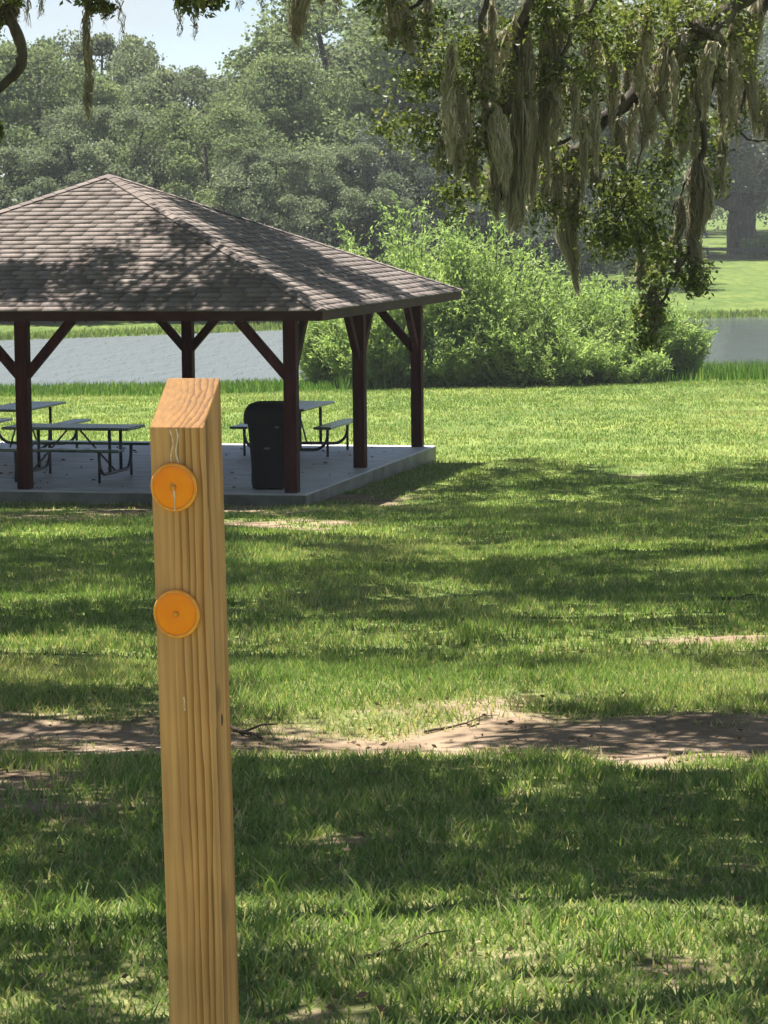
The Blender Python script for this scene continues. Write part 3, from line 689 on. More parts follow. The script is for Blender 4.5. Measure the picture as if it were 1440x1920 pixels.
FO = [far_oak('far_oak', 21, 10, 12, M['far_leaf']), far_oak('far_oak', 22, 10, 13, M['far_leaf_green']), far_oak('far_oak', 23, 10, 11, M['far_leaf'], nb=80),
      far_oak('far_oak', 24, 10, 14, M['far_leaf_shaded'], low=0.4, nb=110, per=500, moss=10)]
SPOTS = [  # pixel x of the middle, distance, pixel y of the top, width factor, build, label
    (-90, 118, 60, 1.1, 0, 'tall grey-green oak across the lake, behind the curved mossy limb'),
    (60, 116, 75, 1.0, 1, 'grey-green oak across the lake beside the curved mossy limb'),
    (170, 130, 45, 0.9, 0, 'far oak rising over the treeline behind the long thin moss strand'),
    (185, 112, 190, 0.85, 2, 'low rounded oak on the far bank above the pavilion peak'),
    (300, 121, 112, 1.0, 0, 'broad oak across the lake under the patch of open sky'),
    (395, 113, 190, 0.9, 1, 'low green oak on the far bank above the right slope of the roof'),
    (460, 125, 140, 0.95, 2, 'oak at the dip of the treeline under the cloud'),
    (560, 119, 95, 0.95, 1, 'oak across the lake just below the thick hanging moss column'),
    (500, 110, 270, 0.7, 0, 'short bushy oak at the water edge behind the roof slope'),
    (690, 124, -40, 1.15, 1, 'tall oak across the lake at the end of the open sky'),
    (640, 111, 265, 0.75, 2, 'short grey oak at the water edge beside the pale willow'),
    (830, 130, -60, 1.25, 0, 'tall far oak behind the mossy hanging boughs'),
    (800, 114, 210, 0.85, 3, 'dark oak on the far bank above the highest willow'),
    (20, 110, 270, 0.8, 2, 'short oak on the far bank behind the left slope of the roof'),
    (930, 138, -60, 1.25, 1, 'tall far oak filling the gap between hanging moss columns'),
    (980, 122, 250, 0.8, 3, 'dark far oak low behind the willows and moss'),
    (1000, 160, -60, 1.2, 0, 'far oak behind the long slanting limb'),
    (1190, 172, 130, 1.15, 3, 'bluish dark oak beyond the far lawn with leafy twigs before it'),
    (1395, 176, 70, 1.35, 3, 'large dark oak with stout trunk standing beyond the rail fence'),
    (1560, 190, 40, 1.1, 3, 'dark oak beyond the fence next to the stout trunked one'),
    (1300, 215, -20, 1.2, 0, 'distant pale oak seen over the dark oaks beyond the lawn'),
    (1480, 225, -40, 1.2, 1, 'distant green oak seen over the stout trunked dark oak'),
    (1060, 190, 60, 1.1, 1, 'distant oak behind the far end of the lake'),
]
used = set()
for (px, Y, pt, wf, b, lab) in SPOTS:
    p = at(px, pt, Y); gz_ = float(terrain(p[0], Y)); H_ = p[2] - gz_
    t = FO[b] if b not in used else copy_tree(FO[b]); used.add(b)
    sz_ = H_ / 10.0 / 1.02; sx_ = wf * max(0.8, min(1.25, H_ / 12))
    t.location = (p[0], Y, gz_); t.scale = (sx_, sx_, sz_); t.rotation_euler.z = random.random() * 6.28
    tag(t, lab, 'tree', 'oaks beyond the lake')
# undergrowth under the far trees
V_, Q_, R__ = [], [], []
def bush(name, px, Y, pt, wd, lmat, lab, cat, nb=26, per=330, ls=0.12, group=None, aspect=0.3, up=0.5):
    p = at(px, pt, Y); gz_ = float(terrain(p[0], Y)); H_ = p[2] - gz_
    t = empty(name, (p[0], Y, gz_)); tag(t, lab, cat, group)
    C, Rn, D = [], [], []
    ns = nb
    stems = MB()
    for i in range(ns):
        a = rng.random() * 2 * math.pi; rr = math.sqrt(rng.random()) * wd * 0.5; hh = H_ * (0.45 + 0.55 * rng.random()) * (1 - 0.42 * (rr / (wd * .5)) ** 2)
        tip = np.array([math.cos(a) * rr, math.sin(a) * rr * 0.8, hh]); ba = np.array([math.cos(a) * rr * .3, math.sin(a) * rr * .3, -0.15])
        midp = ba * .4 + tip * .6 + np.array([0, 0, 0.1 * hh]) * np.sign(rr); 
        stems.tube([ba, midp, tip], [0.03, 0.018, 0.006], 5)
        # feathery shoots around every stem
        nsh = per // 11
        k = rng.random(nsh) ** 0.6
        base = ba + (tip - ba) * k[:, None] + rng.normal(size=(nsh, 3)) * 0.10 * wd / 4
        sd = rng.normal(size=(nsh, 3)) * 0.55 + np.array([math.cos(a) * .45, math.sin(a) * .45, up]); sd /= np.linalg.norm(sd, axis=1)[:, None]
        sl = (0.35 + 0.5 * rng.random(nsh)) * H_ / 4.0
        for j in range(11):
            C.append(base + sd * (sl * (j + 1) / 11)[:, None] + rng.normal(size=(nsh, 3)) * 0.03); D.append(sd)
        tone = np.clip(0.47 + rng.normal() * 0.13 + rng.normal(size=nsh) * 0.14, 0, 1)
        Rn += [np.clip(tone + rng.normal(size=nsh) * .1, 0, 1) for j in range(11)]
    stems.build('stem', M['stem'], t)
    C = np.concatenate(C); Rn = np.concatenate(Rn); D = np.concatenate(D)
    keep = C[:, 2] > -0.05
    V, Q, R_ = leaves(C[keep], ls, aspect, 0.0, Rn[keep], 0, D[keep])
    link('foliage', np_mesh('foliage', V, quads=Q, attrs={'rnd': R_}), lmat, t)
    return t
G = 'willow bushes on the lake shore'
bush('willow_bush', 765, 66.5, 372, 3.6, M['willow_leaf'], 'tallest pale green willow bush behind the pavilion corner', 'bush', 80, 421, .11, G)
bush('willow_bush', 660, 67.5, 425, 2.2, M['willow_leaf'], 'slim pale willow bush just above the roof slope', 'bush', 45, 382, .11, G)
bush('willow_bush', 920, 66.2, 402, 3.4, M['willow_leaf'], 'full willow bush behind the mossy hanging bough, next to the tallest', 'bush', 85, 421, .11, G)
bush('willow_bush', 1050, 66.8, 478, 2.8, M['willow_leaf'], 'mid-high willow bush below the longest moss column', 'bush', 70, 421, .11, G)
bush('willow_bush', 1170, 67.8, 520, 2.6, M['willow_leaf'], 'lower willow bush behind the hanging leafy twig', 'bush', 60, 401, .11, G)
bush('willow_bush', 1265, 68.6, 575, 1.7, M['willow_leaf'], 'lowest willow bush at the end of the row by open water', 'bush', 40, 363, .11, G)
bush('willow_bush', 615, 67.2, 585, 1.3, M['willow_leaf'], 'small willow bush seen between the pavilion posts', 'bush', 36, 344, .11, G)
bush('willow_bush', 710, 65.6, 560, 2.4, M['willow_leaf'], 'low willow bush below the tallest one, behind the corner posts', 'bush', 60, 401, .11, G)
bush('willow_bush', 985, 65.2, 575, 3.4, M['willow_leaf'], 'low spreading willow bush in front of the fuller ones', 'bush', 70, 401, .11, G)
bush('willow_bush', 835, 65.4, 600, 2.6, M['willow_leaf'], 'low willow bush beside the last pavilion post', 'bush', 60, 396, .11, G)
bush('willow_bush', 1150, 66.0, 630, 2.4, M['willow_leaf'], 'low willow bush rising from the bright reeds', 'bush', 55, 396, .11, G)
bush('far_shrub', 1432, 170, 438, 3.2, M['willow_leaf'], 'pale round shrub beside the stout dark oak trunk', 'shrub', 26, 300, .3, None, .5)
for i, (px, Y, pt, wd, lab) in enumerate([(590, 108.5, 420, 4.5, 'dark shrub by the far water edge above the roof corner'), (330, 107, 370, 5, 'dark shrub on the far bank behind the roof slope'), (450, 107, 400, 5, 'dark shrub on the far bank low behind the roof hip'),
        (110, 106, 360, 5, 'dark shrub on the far bank close to the roof peak'), (10, 106, 390, 5, 'dark shrub on the far bank by the left roof edge'), (720, 112, 420, 5, 'dark shrub across the water behind the tallest willow'), (880, 116, 400, 6, 'dark shrub across the water behind the full willow'), (1080, 150, 410, 8, 'dark shrub mass behind the far end of the water')]):
    bush('far_shrub', px, Y, pt, wd, M['far_leaf_shaded'], lab, 'shrub', 36, 200, .30, 'shrubs along the far bank', .55)

# ------------------------------------------------------------------ rail fence beyond the far lawn
fa, fb = at(1190, 478, 169), at(1560, 474, 168)
fz = float(terrain(fa[0], 169))
fe = empty('rail_fence', (fa[0], 169, fz)); tag(fe, 'low dark wooden rail fence along the top of the far lawn', 'fence')
Lf = fb[0] - fa[0]
for i in range(9):
    x = Lf * i / 8; zz = float(terrain(fa[0] + x, 169)) - fz
    MB().box((x, 0, zz + 0.27), (0.14, 0.14, 0.66)).build('post', M['fence'], fe)
    if i < 8:
        z2 = float(terrain(fa[0] + Lf * (i + 1) / 8, 169)) - fz
        MB().bar((x, -0.09, zz + 0.5), (Lf * (i + 1) / 8 - 0.02, -0.09, z2 + 0.5), 0.06, 0.17).build('rail', M['fence'], fe)

# ------------------------------------------------------------------ near oaks with hanging moss
LITG = [  # lit patches in the photograph: cx, cy, rx, ry, strength
    (140, 998, 170, 12, .9), (570, 982, 170, 12, .9), (540, 1045, 130, 18, .8), (960, 935, 80, 12, .7), (1180, 945, 160, 8, .4), (800, 1010, 120, 9, .6), (1060, 1060, 120, 10, .6), (1330, 1030, 120, 14, .6),
    (140, 1120, 190, 22, .7), (120, 1200, 170, 20, .9), (820, 1110, 90, 20, .9), (700, 1180, 240, 20, .75), (1150, 1150, 280, 14, .8), (1230, 1205, 240, 15, .8), (1350, 1280, 130, 22, .8), (120, 1335, 160, 16, .7),
    (730, 1320, 350, 62, 1.0), (620, 1400, 230, 26, 1.0), (850, 1395, 160, 22, 1.0), (1250, 1415, 280, 26, 1.0), (180, 1390, 140, 14, .7), (1010, 1475, 140, 34, .85), (600, 1585, 80, 26, .9), (520, 1445, 70, 14, .6),
    (1400, 1610, 80, 20, .6), (560, 1720, 130, 24, .7), (180, 1720, 150, 30, .6), (1190, 1745, 300, 44, .8), (1000, 1875, 170, 60, .9), (750, 1780, 140, 20, .5), (1370, 1870, 90, 40, .6), (230, 1850, 90, 40, .5), (560, 1900, 90, 22, .6),
    (60, 1560, 60, 14, .5), (640, 1100, 60, 9, .6), (520, 1130, 70, 8, .5), (1400, 960, 60, 6, .5), (950, 985, 90, 7, .5), (280, 1260, 60, 9, .4)]
SHADER = [  # shaded patches on the roof
    (30, 520, 75, 34, .95), (140, 530, 90, 30, .75), (200, 490, 34, 20, .7), (280, 560, 200, 22, .75), (330, 408, 62, 22, .85), (385, 440, 60, 26, .85), (345, 500, 55, 22, .7), (470, 535, 90, 50, 1.0), (540, 560, 70, 30, .9), (260, 450, 16, 8, .5), (430, 400, 40, 10, .6)]
def rot_el(px, py, cx, cy, a, rx, ry):
    ca, sa = math.cos(a), math.sin(a); dx, dy = px - cx, py - cy
    return np.clip(1.4 - ((dx * ca + dy * sa) / rx) ** 2 - ((-dx * sa + dy * ca) / ry) ** 2, 0, 1)
def clump_leaves(C0, n, rad, size):
    C = np.repeat(C0, n, 0) + np.concatenate([blob_points(n, (rad, rad, rad * .6), 0.5) for _ in C0])
    return C
# clump centres that shade the lawn
def shade_clumps():
    pts = []
    n = 16000
    y = np.concatenate([rng.uniform(5.0, 12.5, n // 3), rng.uniform(12.5, 47, n - n // 3)])
    x = rng.uniform(-1, 1, n) * (0.16 * y + 2.4)
    z = np.interp(y, PY, PZ)
    px, py = pix(x, y, z)
    lit = pell(px, py, [(a, b, c * 1.12, d * 1.3, e) for a, b, c, d, e in LITG])
    nz = fbm(x * 0.8 + 7, y * 0.55, 3)
    dens = np.clip(1.3 * (1 - 1.1 * lit) * sstep(0.33, 0.50, nz + 0.12), 0, 1)
    far_edge = 868 - 16 * np.sin(px * 0.009) + 40 * (px < 840)
    dens *= sstep(-6, 14, py - far_edge)
    dens *= 1 - 0.8 * ((py > 1690))* (vnoise(x * 5, y * 3) > 0.45)
    area = np.where(y < 12.5, (12.5 - 5) * 2 * (0.17 * y + 2.2) / (n // 3), 34.5 * 2 * (0.17 * y + 2.2) / (n - n // 3))
    acc = rng.random(n) < dens * area * np.where(y < 12.5, 105, 26)
    lx = (x - PC[0]) * e1[0] + (y - PC[1]) * e1[1]; ly = (x - PC[0]) * e2[0] + (y - PC[1]) * e2[1]
    acc &= ~((np.abs(lx) < 5.0) & (ly > -5.2) & (ly < 5.2))
    for zz in (2.5, 3.5, 4.5):          # sun reaches the boughs that hang lower, which shade this spot themselves
        tz = (zz - z) / L[2]; bx, by = x + L[0] * tz, y + L[1] * tz
        qx, qy = pix(bx, by, zz)
        acc &= ~((np.abs(by - 25.2) < 1.7) & (qx > 700) & (qx < 1500) & (qy < 640) & (rng.random(n) < 0.7))
    x, y, z = x[acc], y[acc], z[acc]
    # height so that the clump stays above the view
    hmin = np.maximum(3.6, 0.145 * y + EYE - z + 0.6)
    h = hmin + rng.random(len(x)) ** 1.5 * 2.2
    tt = h / L[2]
    return np.stack([x + L[0] * tt, y + L[1] * tt, z + h], 1)
cl = shade_clumps()
# roof shade
def roof_clumps():
    out = []
    for _ in range(9000):
        k = rng.random() < 0.5
        s = rng.random(); t = rng.random() * 2 - 1
        hgt = OV * (1 - s)
        lx, ly = (t * hgt, -hgt) if k else (hgt, t * hgt)
        p = ploc(lx, ly, ET + (AP - ET) * s)
        px, py = pix(*p)
        if px < -120: d = 0.5 if py > 470 else 0.0
        elif k: d = float(pell(np.array([px]), np.array([py]), SHADER)[0])
        else:
            d = max(rot_el(px, py, 470, 455, .52, 150, 13), rot_el(px, py, 560, 475, .45, 170, 16), rot_el(px, py, 420, 425, .5, 90, 12), rot_el(px, py, 700, 535, .40, 130, 10), rot_el(px, py, 610, 535, .45, 110, 9), rot_el(px, py, 560, 520, .5, 60, 8) * .7, rot_el(px, py, 840, 545, .3, 30, 9)) * .85
        if rng.random() < d * (hgt / OV * 1.1 + .1) * 0.30:
            h = rng.uniform(6.0, 8.0); out.append(p + L * (h / L[2]))
    return np.array(out)
rc = roof_clumps()

def kmeans(P, k):
    c = P[rng.choice(len(P), k, replace=False)]
    for _ in range(12):
        a = ((P[:, None] - c[None]) ** 2).sum(-1).argmin(1)
        for j in range(k):
            if (a == j).any(): c[j] = P[a == j].mean(0)
    return c, a
def limb_path(a, b, sag=0.6, n=7, wob=0.25):
    a, b = np.asarray(a, float), np.asarray(b, float)
    t = np.linspace(0, 1, n)[:, None]
    p = a + (b - a) * t; p[:, 2] += (np.sin(t[:, 0] * math.pi) * sag)
    p[1:-1] += rng.normal(size=(n - 2, 3)) * wob
    return p
def near_oak(name, base, fork_h, rad, label):
    bz = float(terrain(base[0], base[1]))
    t = empty(name, (base[0], base[1], bz)); tag(t, label, 'tree', 'mossy oaks shading the lawn')
    m = MB()
    m.tube([(0, 0, -0.5), (0, 0, 0.05), (0.05, 0, 0.6), (0.1, 0.05, fork_h * .5), (0.0, 0.1, fork_h)], [rad * 1.9, rad * 1.5, rad * 1.08, rad, rad * .95], 14)
    m.build('trunk', M['bark'], t, smooth=True)
    return t, np.array([base[0], base[1], bz]), np.array([base[0], base[1] + .1, bz + fork_h])
oaks = [near_oak('live_oak', (8.2, 29.0), 4.6, 0.55, 'great live oak whose mossy boughs hang before the willows'),
        near_oak('live_oak', (-6.6, 17.0), 4.2, 0.5, 'live oak with the curved bough and thin moss strands over the roof'),
        near_oak('live_oak', (6.2, 10.0), 3.8, 0.45, 'live oak shading the nearest grass and the worn track'),
        near_oak('live_oak', (-10.0, 31.0), 4.9, 0.5, 'live oak standing beside the pavilion and shading its roof')]
allc = np.concatenate([cl, rc])
tp = np.array([o[1][:2] for o in oaks])
own = ((allc[:, None, :2] - tp[None]) ** 2).sum(-1).argmin(1)
own[len(cl):] = np.where(rng.random(len(rc)) < 1, 3, 0)
crown_extra = {i: ([], []) for i in range(4)}
for i, (t, b0, fk) in enumerate(oaks):
    P = allc[own == i]
    if len(P) < 12: continue
    c, a = kmeans(P, min(12, len(P) // 6))
    m = MB()
    for j, cc in enumerate(c):
        if not (a == j).any(): continue
        cc = cc + np.array([0, 0, 0.25])
        pth = limb_path(fk - [0, 0, .4], cc, 1.0); m.tube([tuple(p - b0) for p in pth], list(np.linspace(0.17, 0.05, len(pth)) * (0.55 if i == 3 else 1)), 7)
        mem = P[a == j]
        for q_ in mem[rng.permutation(len(mem))[:7]]:
            pth = limb_path(cc, q_, 0.15, 4, 0.06); m.tube([tuple(p - b0) for p in pth], list(np.linspace(0.035, 0.01, 4)), 5)
    m.build('limb', M['bark'], t, smooth=True)
    near = P[:, 1] < 18
    for sub, n_, rad_, sz in ((P[near], 24, 0.26, 0.10), (P[~near], 30, 0.36, 0.148)):
        if len(sub):
            C = clump_leaves(sub, n_, rad_, sz)
            V, Q, R_ = leaves(C - b0, sz, 0.5)
            crown_extra[i][0].append(V); crown_extra[i][1].append(R_)

# --- boughs that hang into view (right): pixel polylines at their distance from the trunk they grow on
def px_path(pts):
    return [at(*p) for p in pts]
def smooth_path(P, n=5):
    P = np.array(P); out = []
    for i in range(len(P) - 1):
        p0, p1, p2, p3 = P[max(i - 1, 0)], P[i], P[i + 1], P[min(i + 2, len(P) - 1)]
        for t in np.linspace(0, 1, n, endpoint=False):
            out.append(0.5 * ((2 * p1) + (-p0 + p2) * t + (2 * p0 - 5 * p1 + 4 * p2 - p3) * t * t + (-p0 + 3 * p1 - 3 * p2 + p3) * t ** 3))
    out.append(P[-1]); return np.array(out)
def bough(tree, pts, r0, r1, wob=0.015, n=5):
    t, b0, fk = tree
    P = smooth_path(pts, n); P[1:] += rng.normal(size=(len(P) - 1, 3)) * wob
    rads = np.linspace(r0, r1, len(P)) * (1 + 0.12 * rng.normal(size=len(P)))
    MB().tube([tuple(p - b0) for p in P], list(np.clip(rads, 0.004, 1)), 8).build('bough', M['bark'], t, smooth=True)
    return P
T0, T1 = oaks[0], oaks[1]
D0 = 26.0
main = bough(T0, [T0[2] - [0, 0, .3], T0[2] + [-1.4, -.9, 1.0], at(1560, -130, 26.6), at(1460, -60, 26.3), at(1375, 10, 26), at(1285, 90, 25.8), at(1180, 185, 25.7), at(1105, 255, 25.6), at(1062, 305, 25.6)], .17, .035)
subs = []
subs.append(bough(T0, [at(1180, 185, 25.7), at(1130, 186, 25.5), at(1030, 190, 25.4), at(950, 186, 25.3)], .022, .008))
subs.append(bough(T0, [at(1140, 215, 25.7), at(1080, 250, 25.5), at(1020, 278, 25.5), at(975, 280, 25.4)], .03, .008))
subs.append(bough(T0, [at(1105, 255, 25.6), at(1090, 320, 25.7), at(1078, 400, 25.7), at(1068, 470, 25.7)], .028, .012))
subs.append(bough(T0, [at(1375, 10, 26), at(1340, 55, 25.8), at(1300, 50, 25.6), at(1268, 45, 25.5)], .05, .02))
subs.append(bough(T0, [at(1345, 50, 25.9), at(1332, 160, 25.9), at(1310, 300, 26), at(1300, 350, 26), at(1318, 400, 26), at(1296, 460, 26), at(1262, 525, 26), at(1228, 590, 26), at(1212, 645, 26)], .032, .009))
subs.append(bough(T0, [at(1296, 460, 26), at(1290, 500, 26), at(1305, 540, 26)], .012, .006))
subs.append(bough(T0, [at(1310, 310, 26), at(1275, 360, 26), at(1268, 420, 26), at(1272, 460, 26)], .014, .006))
subs.append(bough(T0, [T0[2] + [-1.2, -.9, 1.0], at(1500, -120, 25), at(1250, -70, 24.6), at(1050, -30, 24.3), at(980, 20, 24.2), at(970, 120, 24.2)], .12, .012))
subs.append(bough(T0, [at(1150, -50, 24.5), at(1070, 60, 24.4), at(1050, 130, 24.4), at(1020, 150, 24.4)], .025, .008))
subs.append(bough(T0, [at(1050, -30, 24.3), at(930, -40, 24), at(820, -20, 23.8), at(740, 40, 23.8)], .06, .01))
subs.append(bough(T0, [at(930, -40, 24), at(900, 60, 24), at(880, 180, 24), at(830, 260, 24)], .03, .008))
subs.append(bough(T0, [at(990, 30, 24.2), at(960, 200, 24.4), at(910, 240, 24.4), at(870, 260, 24.4)], .02, .007))
subs.append(bough(T0, [at(1180, 185, 25.7), at(1200, 280, 25.4), at(1180, 360, 25.4), at(1150, 430, 25.4)], .016, .006))
subs.append(bough(T0, [at(1500, -60, 26.5), at(1425, 20, 26.6), at(1400, 110, 26.6), at(1385, 220, 26.6)], .04, .01))
subs.append(bough(T0, [at(1285, 90, 25.8), at(1330, 190, 27), at(1390, 250, 27.3), at(1450, 265, 27.5)], .02, .008))
SPR = [  # leafy sprays: px, py, distance, px radius x, y, leaves
    (930, 120, 24.4, 70, 70, 800), (1000, 60, 24.4, 90, 60, 900), (1110, 60, 24.8, 100, 70, 1300), (1220, 40, 25, 90, 60, 1000), (1290, 130, 25.8, 60, 70, 800), (1380, 90, 26.2, 50, 80, 700), (870, 110, 24, 60, 60, 700),
    (790, 60, 23.8, 80, 60, 700), (800, 170, 24, 90, 60, 900), (770, 250, 24.2, 70, 60, 600), (860, 280, 24.2, 70, 60, 750), (900, 190, 24.2, 60, 60, 700), (990, 150, 24.4, 60, 60, 650), (1080, 150, 24.6, 70, 60, 800),
    (1180, 390, 25.4, 75, 70, 1300), (1150, 450, 25.4, 50, 45, 600), (1210, 460, 25.4, 50, 40, 500), (1060, 200, 25, 60, 50, 500), (960, 330, 25, 50, 60, 450), (1030, 330, 25.3, 60, 50, 500), (1010, 390, 25.4, 40, 40, 260), (900, 360, 24.6, 50, 50, 350),
    (1225, 520, 26, 34, 36, 420), (1218, 590, 26, 24, 40, 420), (1214, 640, 26, 18, 20, 200), (1300, 520, 26, 18, 32, 260), (1305, 545, 26, 14, 18, 140), (1330, 255, 26.4, 45, 50, 600), (1400, 210, 27, 50, 50, 600), (1340, 350, 26.5, 30, 40, 260), (1265, 250, 25.8, 40, 60, 380),
    (1170, 120, 25.2, 70, 60, 700), (1040, -10, 24.4, 90, 40, 700), (1300, 10, 25.6, 90, 40, 700), (720, 20, 23.8, 60, 40, 380), (1140, 300, 25.5, 40, 40, 300), (1240, 330, 25.6, 30, 40, 240), (1080, 420, 25.7, 24, 40, 160), (850, 380, 24.6, 40, 40, 260), (1260, 480, 26, 24, 34, 260)]
V_, R2 = [], []
for (px, py, Y, rx, ry, n) in SPR:
    c = at(px, py, Y); s_ = Y / F
    n = int(n * (0.8 if py < 340 else 1.3))
    ntw = max(4, n // 16)
    tw = blob_points(ntw, (rx * s_, min(rx, ry) * s_ * 1.4, ry * s_), 0.5)
    C = np.repeat(tw, n // ntw, 0); C = C + rng.normal(size=C.shape) * np.array([.055, .055, .04]) + c
    tone = np.repeat(rng.normal(size=ntw) * 0.18, n // ntw)
    V, Q, R_ = leaves(C - T0[1], 0.058, 0.45, 0.1, np.clip(0.5 + tone + rng.normal(size=len(C)) * .18, 0, 1))
    crown_extra[0][0].append(V); crown_extra[0][1].append(R_)
# left-hand twigs at the top edge
bough(T1, [T1[2], T1[2] + [1.6, -.6, .8], at(-260, -120, 15.0), at(-90, 5, 14.9)], .13, .034, .004)
bl = bough(T1, [at(-260, -120, 15.0), at(-90, 5, 14.9), at(-20, 10, 14.9), at(14, 34, 14.9), at(38, 78, 14.9), at(38, 122, 14.9), at(8, 158, 14.9), at(-60, 220, 14.9), at(-150, 250, 14.9)], .034, .02, .002)
bough(T1, [T1[2], T1[2] + [2.2, 1.0, 1.6], at(-200, -170, 18.5), at(60, -90, 18.3), at(260, -60, 18.2), at(420, -45, 18.1), at(620, -60, 18)], .11, .02)
bough(T1, [at(260, -60, 18.2), at(330, -20, 18.1), at(380, 8, 18.1), at(410, 15, 18)], .014, .005)
bough(T1, [at(60, -90, 18.3), at(150, -30, 18.2), at(190, 10, 18.2), at(200, 30, 18.2)], .014, .005)
for (px, py, Y, rx, ry, n) in [(375, 6, 18.1, 48, 26, 420), (345, -10, 18.1, 30, 24, 160), (195, 18, 18.2, 26, 18, 130), (160, -5, 18.2, 40, 20, 150), (0, 45, 14.9, 14, 26, 50), (-6, 255, 14.9, 12, 30, 90), (10, 8, 14.9, 40, 14, 120), (480, -30, 18, 60, 22, 300), (620, -25, 18, 50, 20, 260)]:
    c = at(px, py, Y); s_ = Y / F
    C = c + blob_points(n, (rx * s_, rx * s_, ry * s_), 0.5)
    V, Q, R_ = leaves(C - T1[1], 0.055, 0.45, 0.1); crown_extra[1][0].append(V); crown_extra[1][1].append(R_)
for i, (t, b0, fk) in enumerate(oaks):
    if crown_extra[i][0]:
        V = np.concatenate(crown_extra[i][0]); R_ = np.concatenate(crown_extra[i][1])
        link('crown', np_mesh('crown', V, quads=np.arange(len(V)).reshape(-1, 4), attrs={'rnd': R_}), M['oak_leaf'], t)

def moss(tree, px, y0, y1, Y, wpx, n, wid=0.0075, shape=1.0, tone=0.5, name='moss_strand'):
    """a beard of Spanish moss: many thin wavy ribbons hung from one spot"""
    t, b0, fk = tree
    topp = at(px, y0, Y); ln = (y1 - y0) * Y / F; sw = wpx * Y / F
    segs = 9
    tt = np.linspace(0, 1, segs)
    st = np.where(rng.random(n) < 0.5, 0, rng.random(n) * 0.75)          # where along the beard a strand starts
    le = np.clip(0.25 + 0.75 * rng.random(n) ** 0.8, 0, 1) * (1 - st)
    a = rng.random(n) * 2 * math.pi; rr = np.sqrt(rng.random(n)) * sw * 0.5
    ph = rng.random((n, 2)) * 6.28; fr = 3 + rng.random(n) * 6
    cx = np.cumsum(rng.normal(size=12)) * sw * 0.10
    V = np.zeros((n, segs, 2, 3))
    for k in range(segs):
        u = st + le * tt[k]
        env = np.clip(1.15 * np.sin(np.clip(u * 1.02 + 0.03, 0, 1) ** 0.75 * math.pi * shape) , 0.08, 1)
        cen = np.interp(u, np.linspace(0, 1, 12), cx)
        x = cen + np.cos(a) * rr * env + 0.012 * np.sin(ph[:, 0] + fr * u * 2)
        y = np.sin(a) * rr * env + 0.012 * np.cos(ph[:, 1] + fr * u * 2)
        x = x + rng.normal(size=n) * 0.009; y = y + rng.normal(size=n) * 0.009
        z = -u * ln + rng.normal(size=n) * 0.012
        w_ = wid * (1 - 0.75 * tt[k]) * (0.6 + 0.8 * rng.random(n))
        ang = ph[:, 0] + tt[k] * 3
        V[:, k, 0] = np.stack([x - np.cos(ang) * w_, y - np.sin(ang) * w_, z], 1); V[:, k, 1] = np.stack([x + np.cos(ang) * w_, y + np.sin(ang) * w_, z], 1)
    base = (np.arange(n) * segs * 2)[:, None, None]
    kk = (np.arange(segs - 1) * 2)[None, :, None]
    Q = (base + kk + np.array([0, 1, 3, 2])[None, None]).reshape(-1, 4)
    rn = np.repeat(np.clip(tone + rng.normal(size=n) * 0.2, 0, 1), segs * 2)
    o = link(name, np_mesh(name, V.reshape(-1, 3), quads=Q, attrs={'rnd': rn}), M['moss'], t)
    o.location = tuple(topp - b0)
    return o
MO = [  # px, top, bottom, distance, width, strands, tone
    (966, 30, 420, 24.3, 42, 330, .42), (958, 250, 440, 24.4, 30, 160, .5), (1022, 40, 340, 24.5, 34, 240, .5), (1005, 180, 390, 24.6, 24, 130, .5), (872, 215, 335, 24.1, 28, 150, .55), (925, 270, 420, 24.4, 24, 110, .5), (985, 260, 400, 25, 26, 120, .45),
    (1072, 290, 552, 25.7, 34, 300, .42), (1058, 270, 420, 25.6, 26, 130, .5), (1090, 220, 360, 25.6, 22, 100, .5), (1330, 50, 190, 25.9, 24, 150, .55), (1345, 60, 260, 26, 18, 110, .45), (1312, 120, 330, 26, 26, 150, .45),
    (1310, 300, 470, 26, 42, 380, .35), (1272, 370, 470, 26, 16, 120, .2), (1300, 430, 540, 26, 20, 120, .35), (1265, 440, 520, 26, 18, 90, .4), (1286, 190, 310, 25.9, 30, 120, .5), (1420, 0, 180, 26.6, 34, 200, .6), (1408, 100, 260, 26.6, 22, 110, .5), (1386, 60, 280, 26.6, 10, 60, .35),
    (1180, 60, 200, 25.4, 26, 110, .55), (1240, 70, 240, 25.6, 30, 140, .5), (1215, 150, 300, 25.6, 24, 110, .45), (1140, 90, 250, 25.2, 24, 100, .5), (1110, 60, 190, 24.9, 30, 110, .6), (1160, 220, 330, 25.6, 20, 80, .5), (1050, 30, 190, 24.5, 18, 90, .55), (1085, 120, 260, 25, 26, 100, .55),
    (905, 60, 230, 24, 20, 90, .5), (850, 120, 260, 24, 16, 60, .5), (760, 0, 110, 23.8, 36, 170, .6), (735, -10, 90, 23.8, 22, 90, .6), (800, -10, 80, 23.9, 18, 60, .6), (1205, 470, 545, 26, 14, 60, .3), (1226, 540, 640, 26, 22, 110, .2), (940, 160, 300, 24.4, 20, 90, .5), (1040, 300, 420, 25.4, 26, 110, .5), (1022, 310, 380, 25.2, 18, 60, .5), (890, 260, 370, 24.3, 18, 70, .5),
    (1355, 250, 370, 26.3, 18, 70, .4), (1250, 260, 340, 25.8, 16, 60, .5), (1120, 290, 370, 25.6, 14, 50, .5), (830, 260, 330, 24.2, 14, 50, .55), (1430, 160, 260, 27, 24, 90, .5), (1280, 60, 150, 25.6, 26, 90, .55), (1370, 20, 130, 26.2, 20, 80, .5), (975, 380, 440, 24.6, 16, 50, .5)]
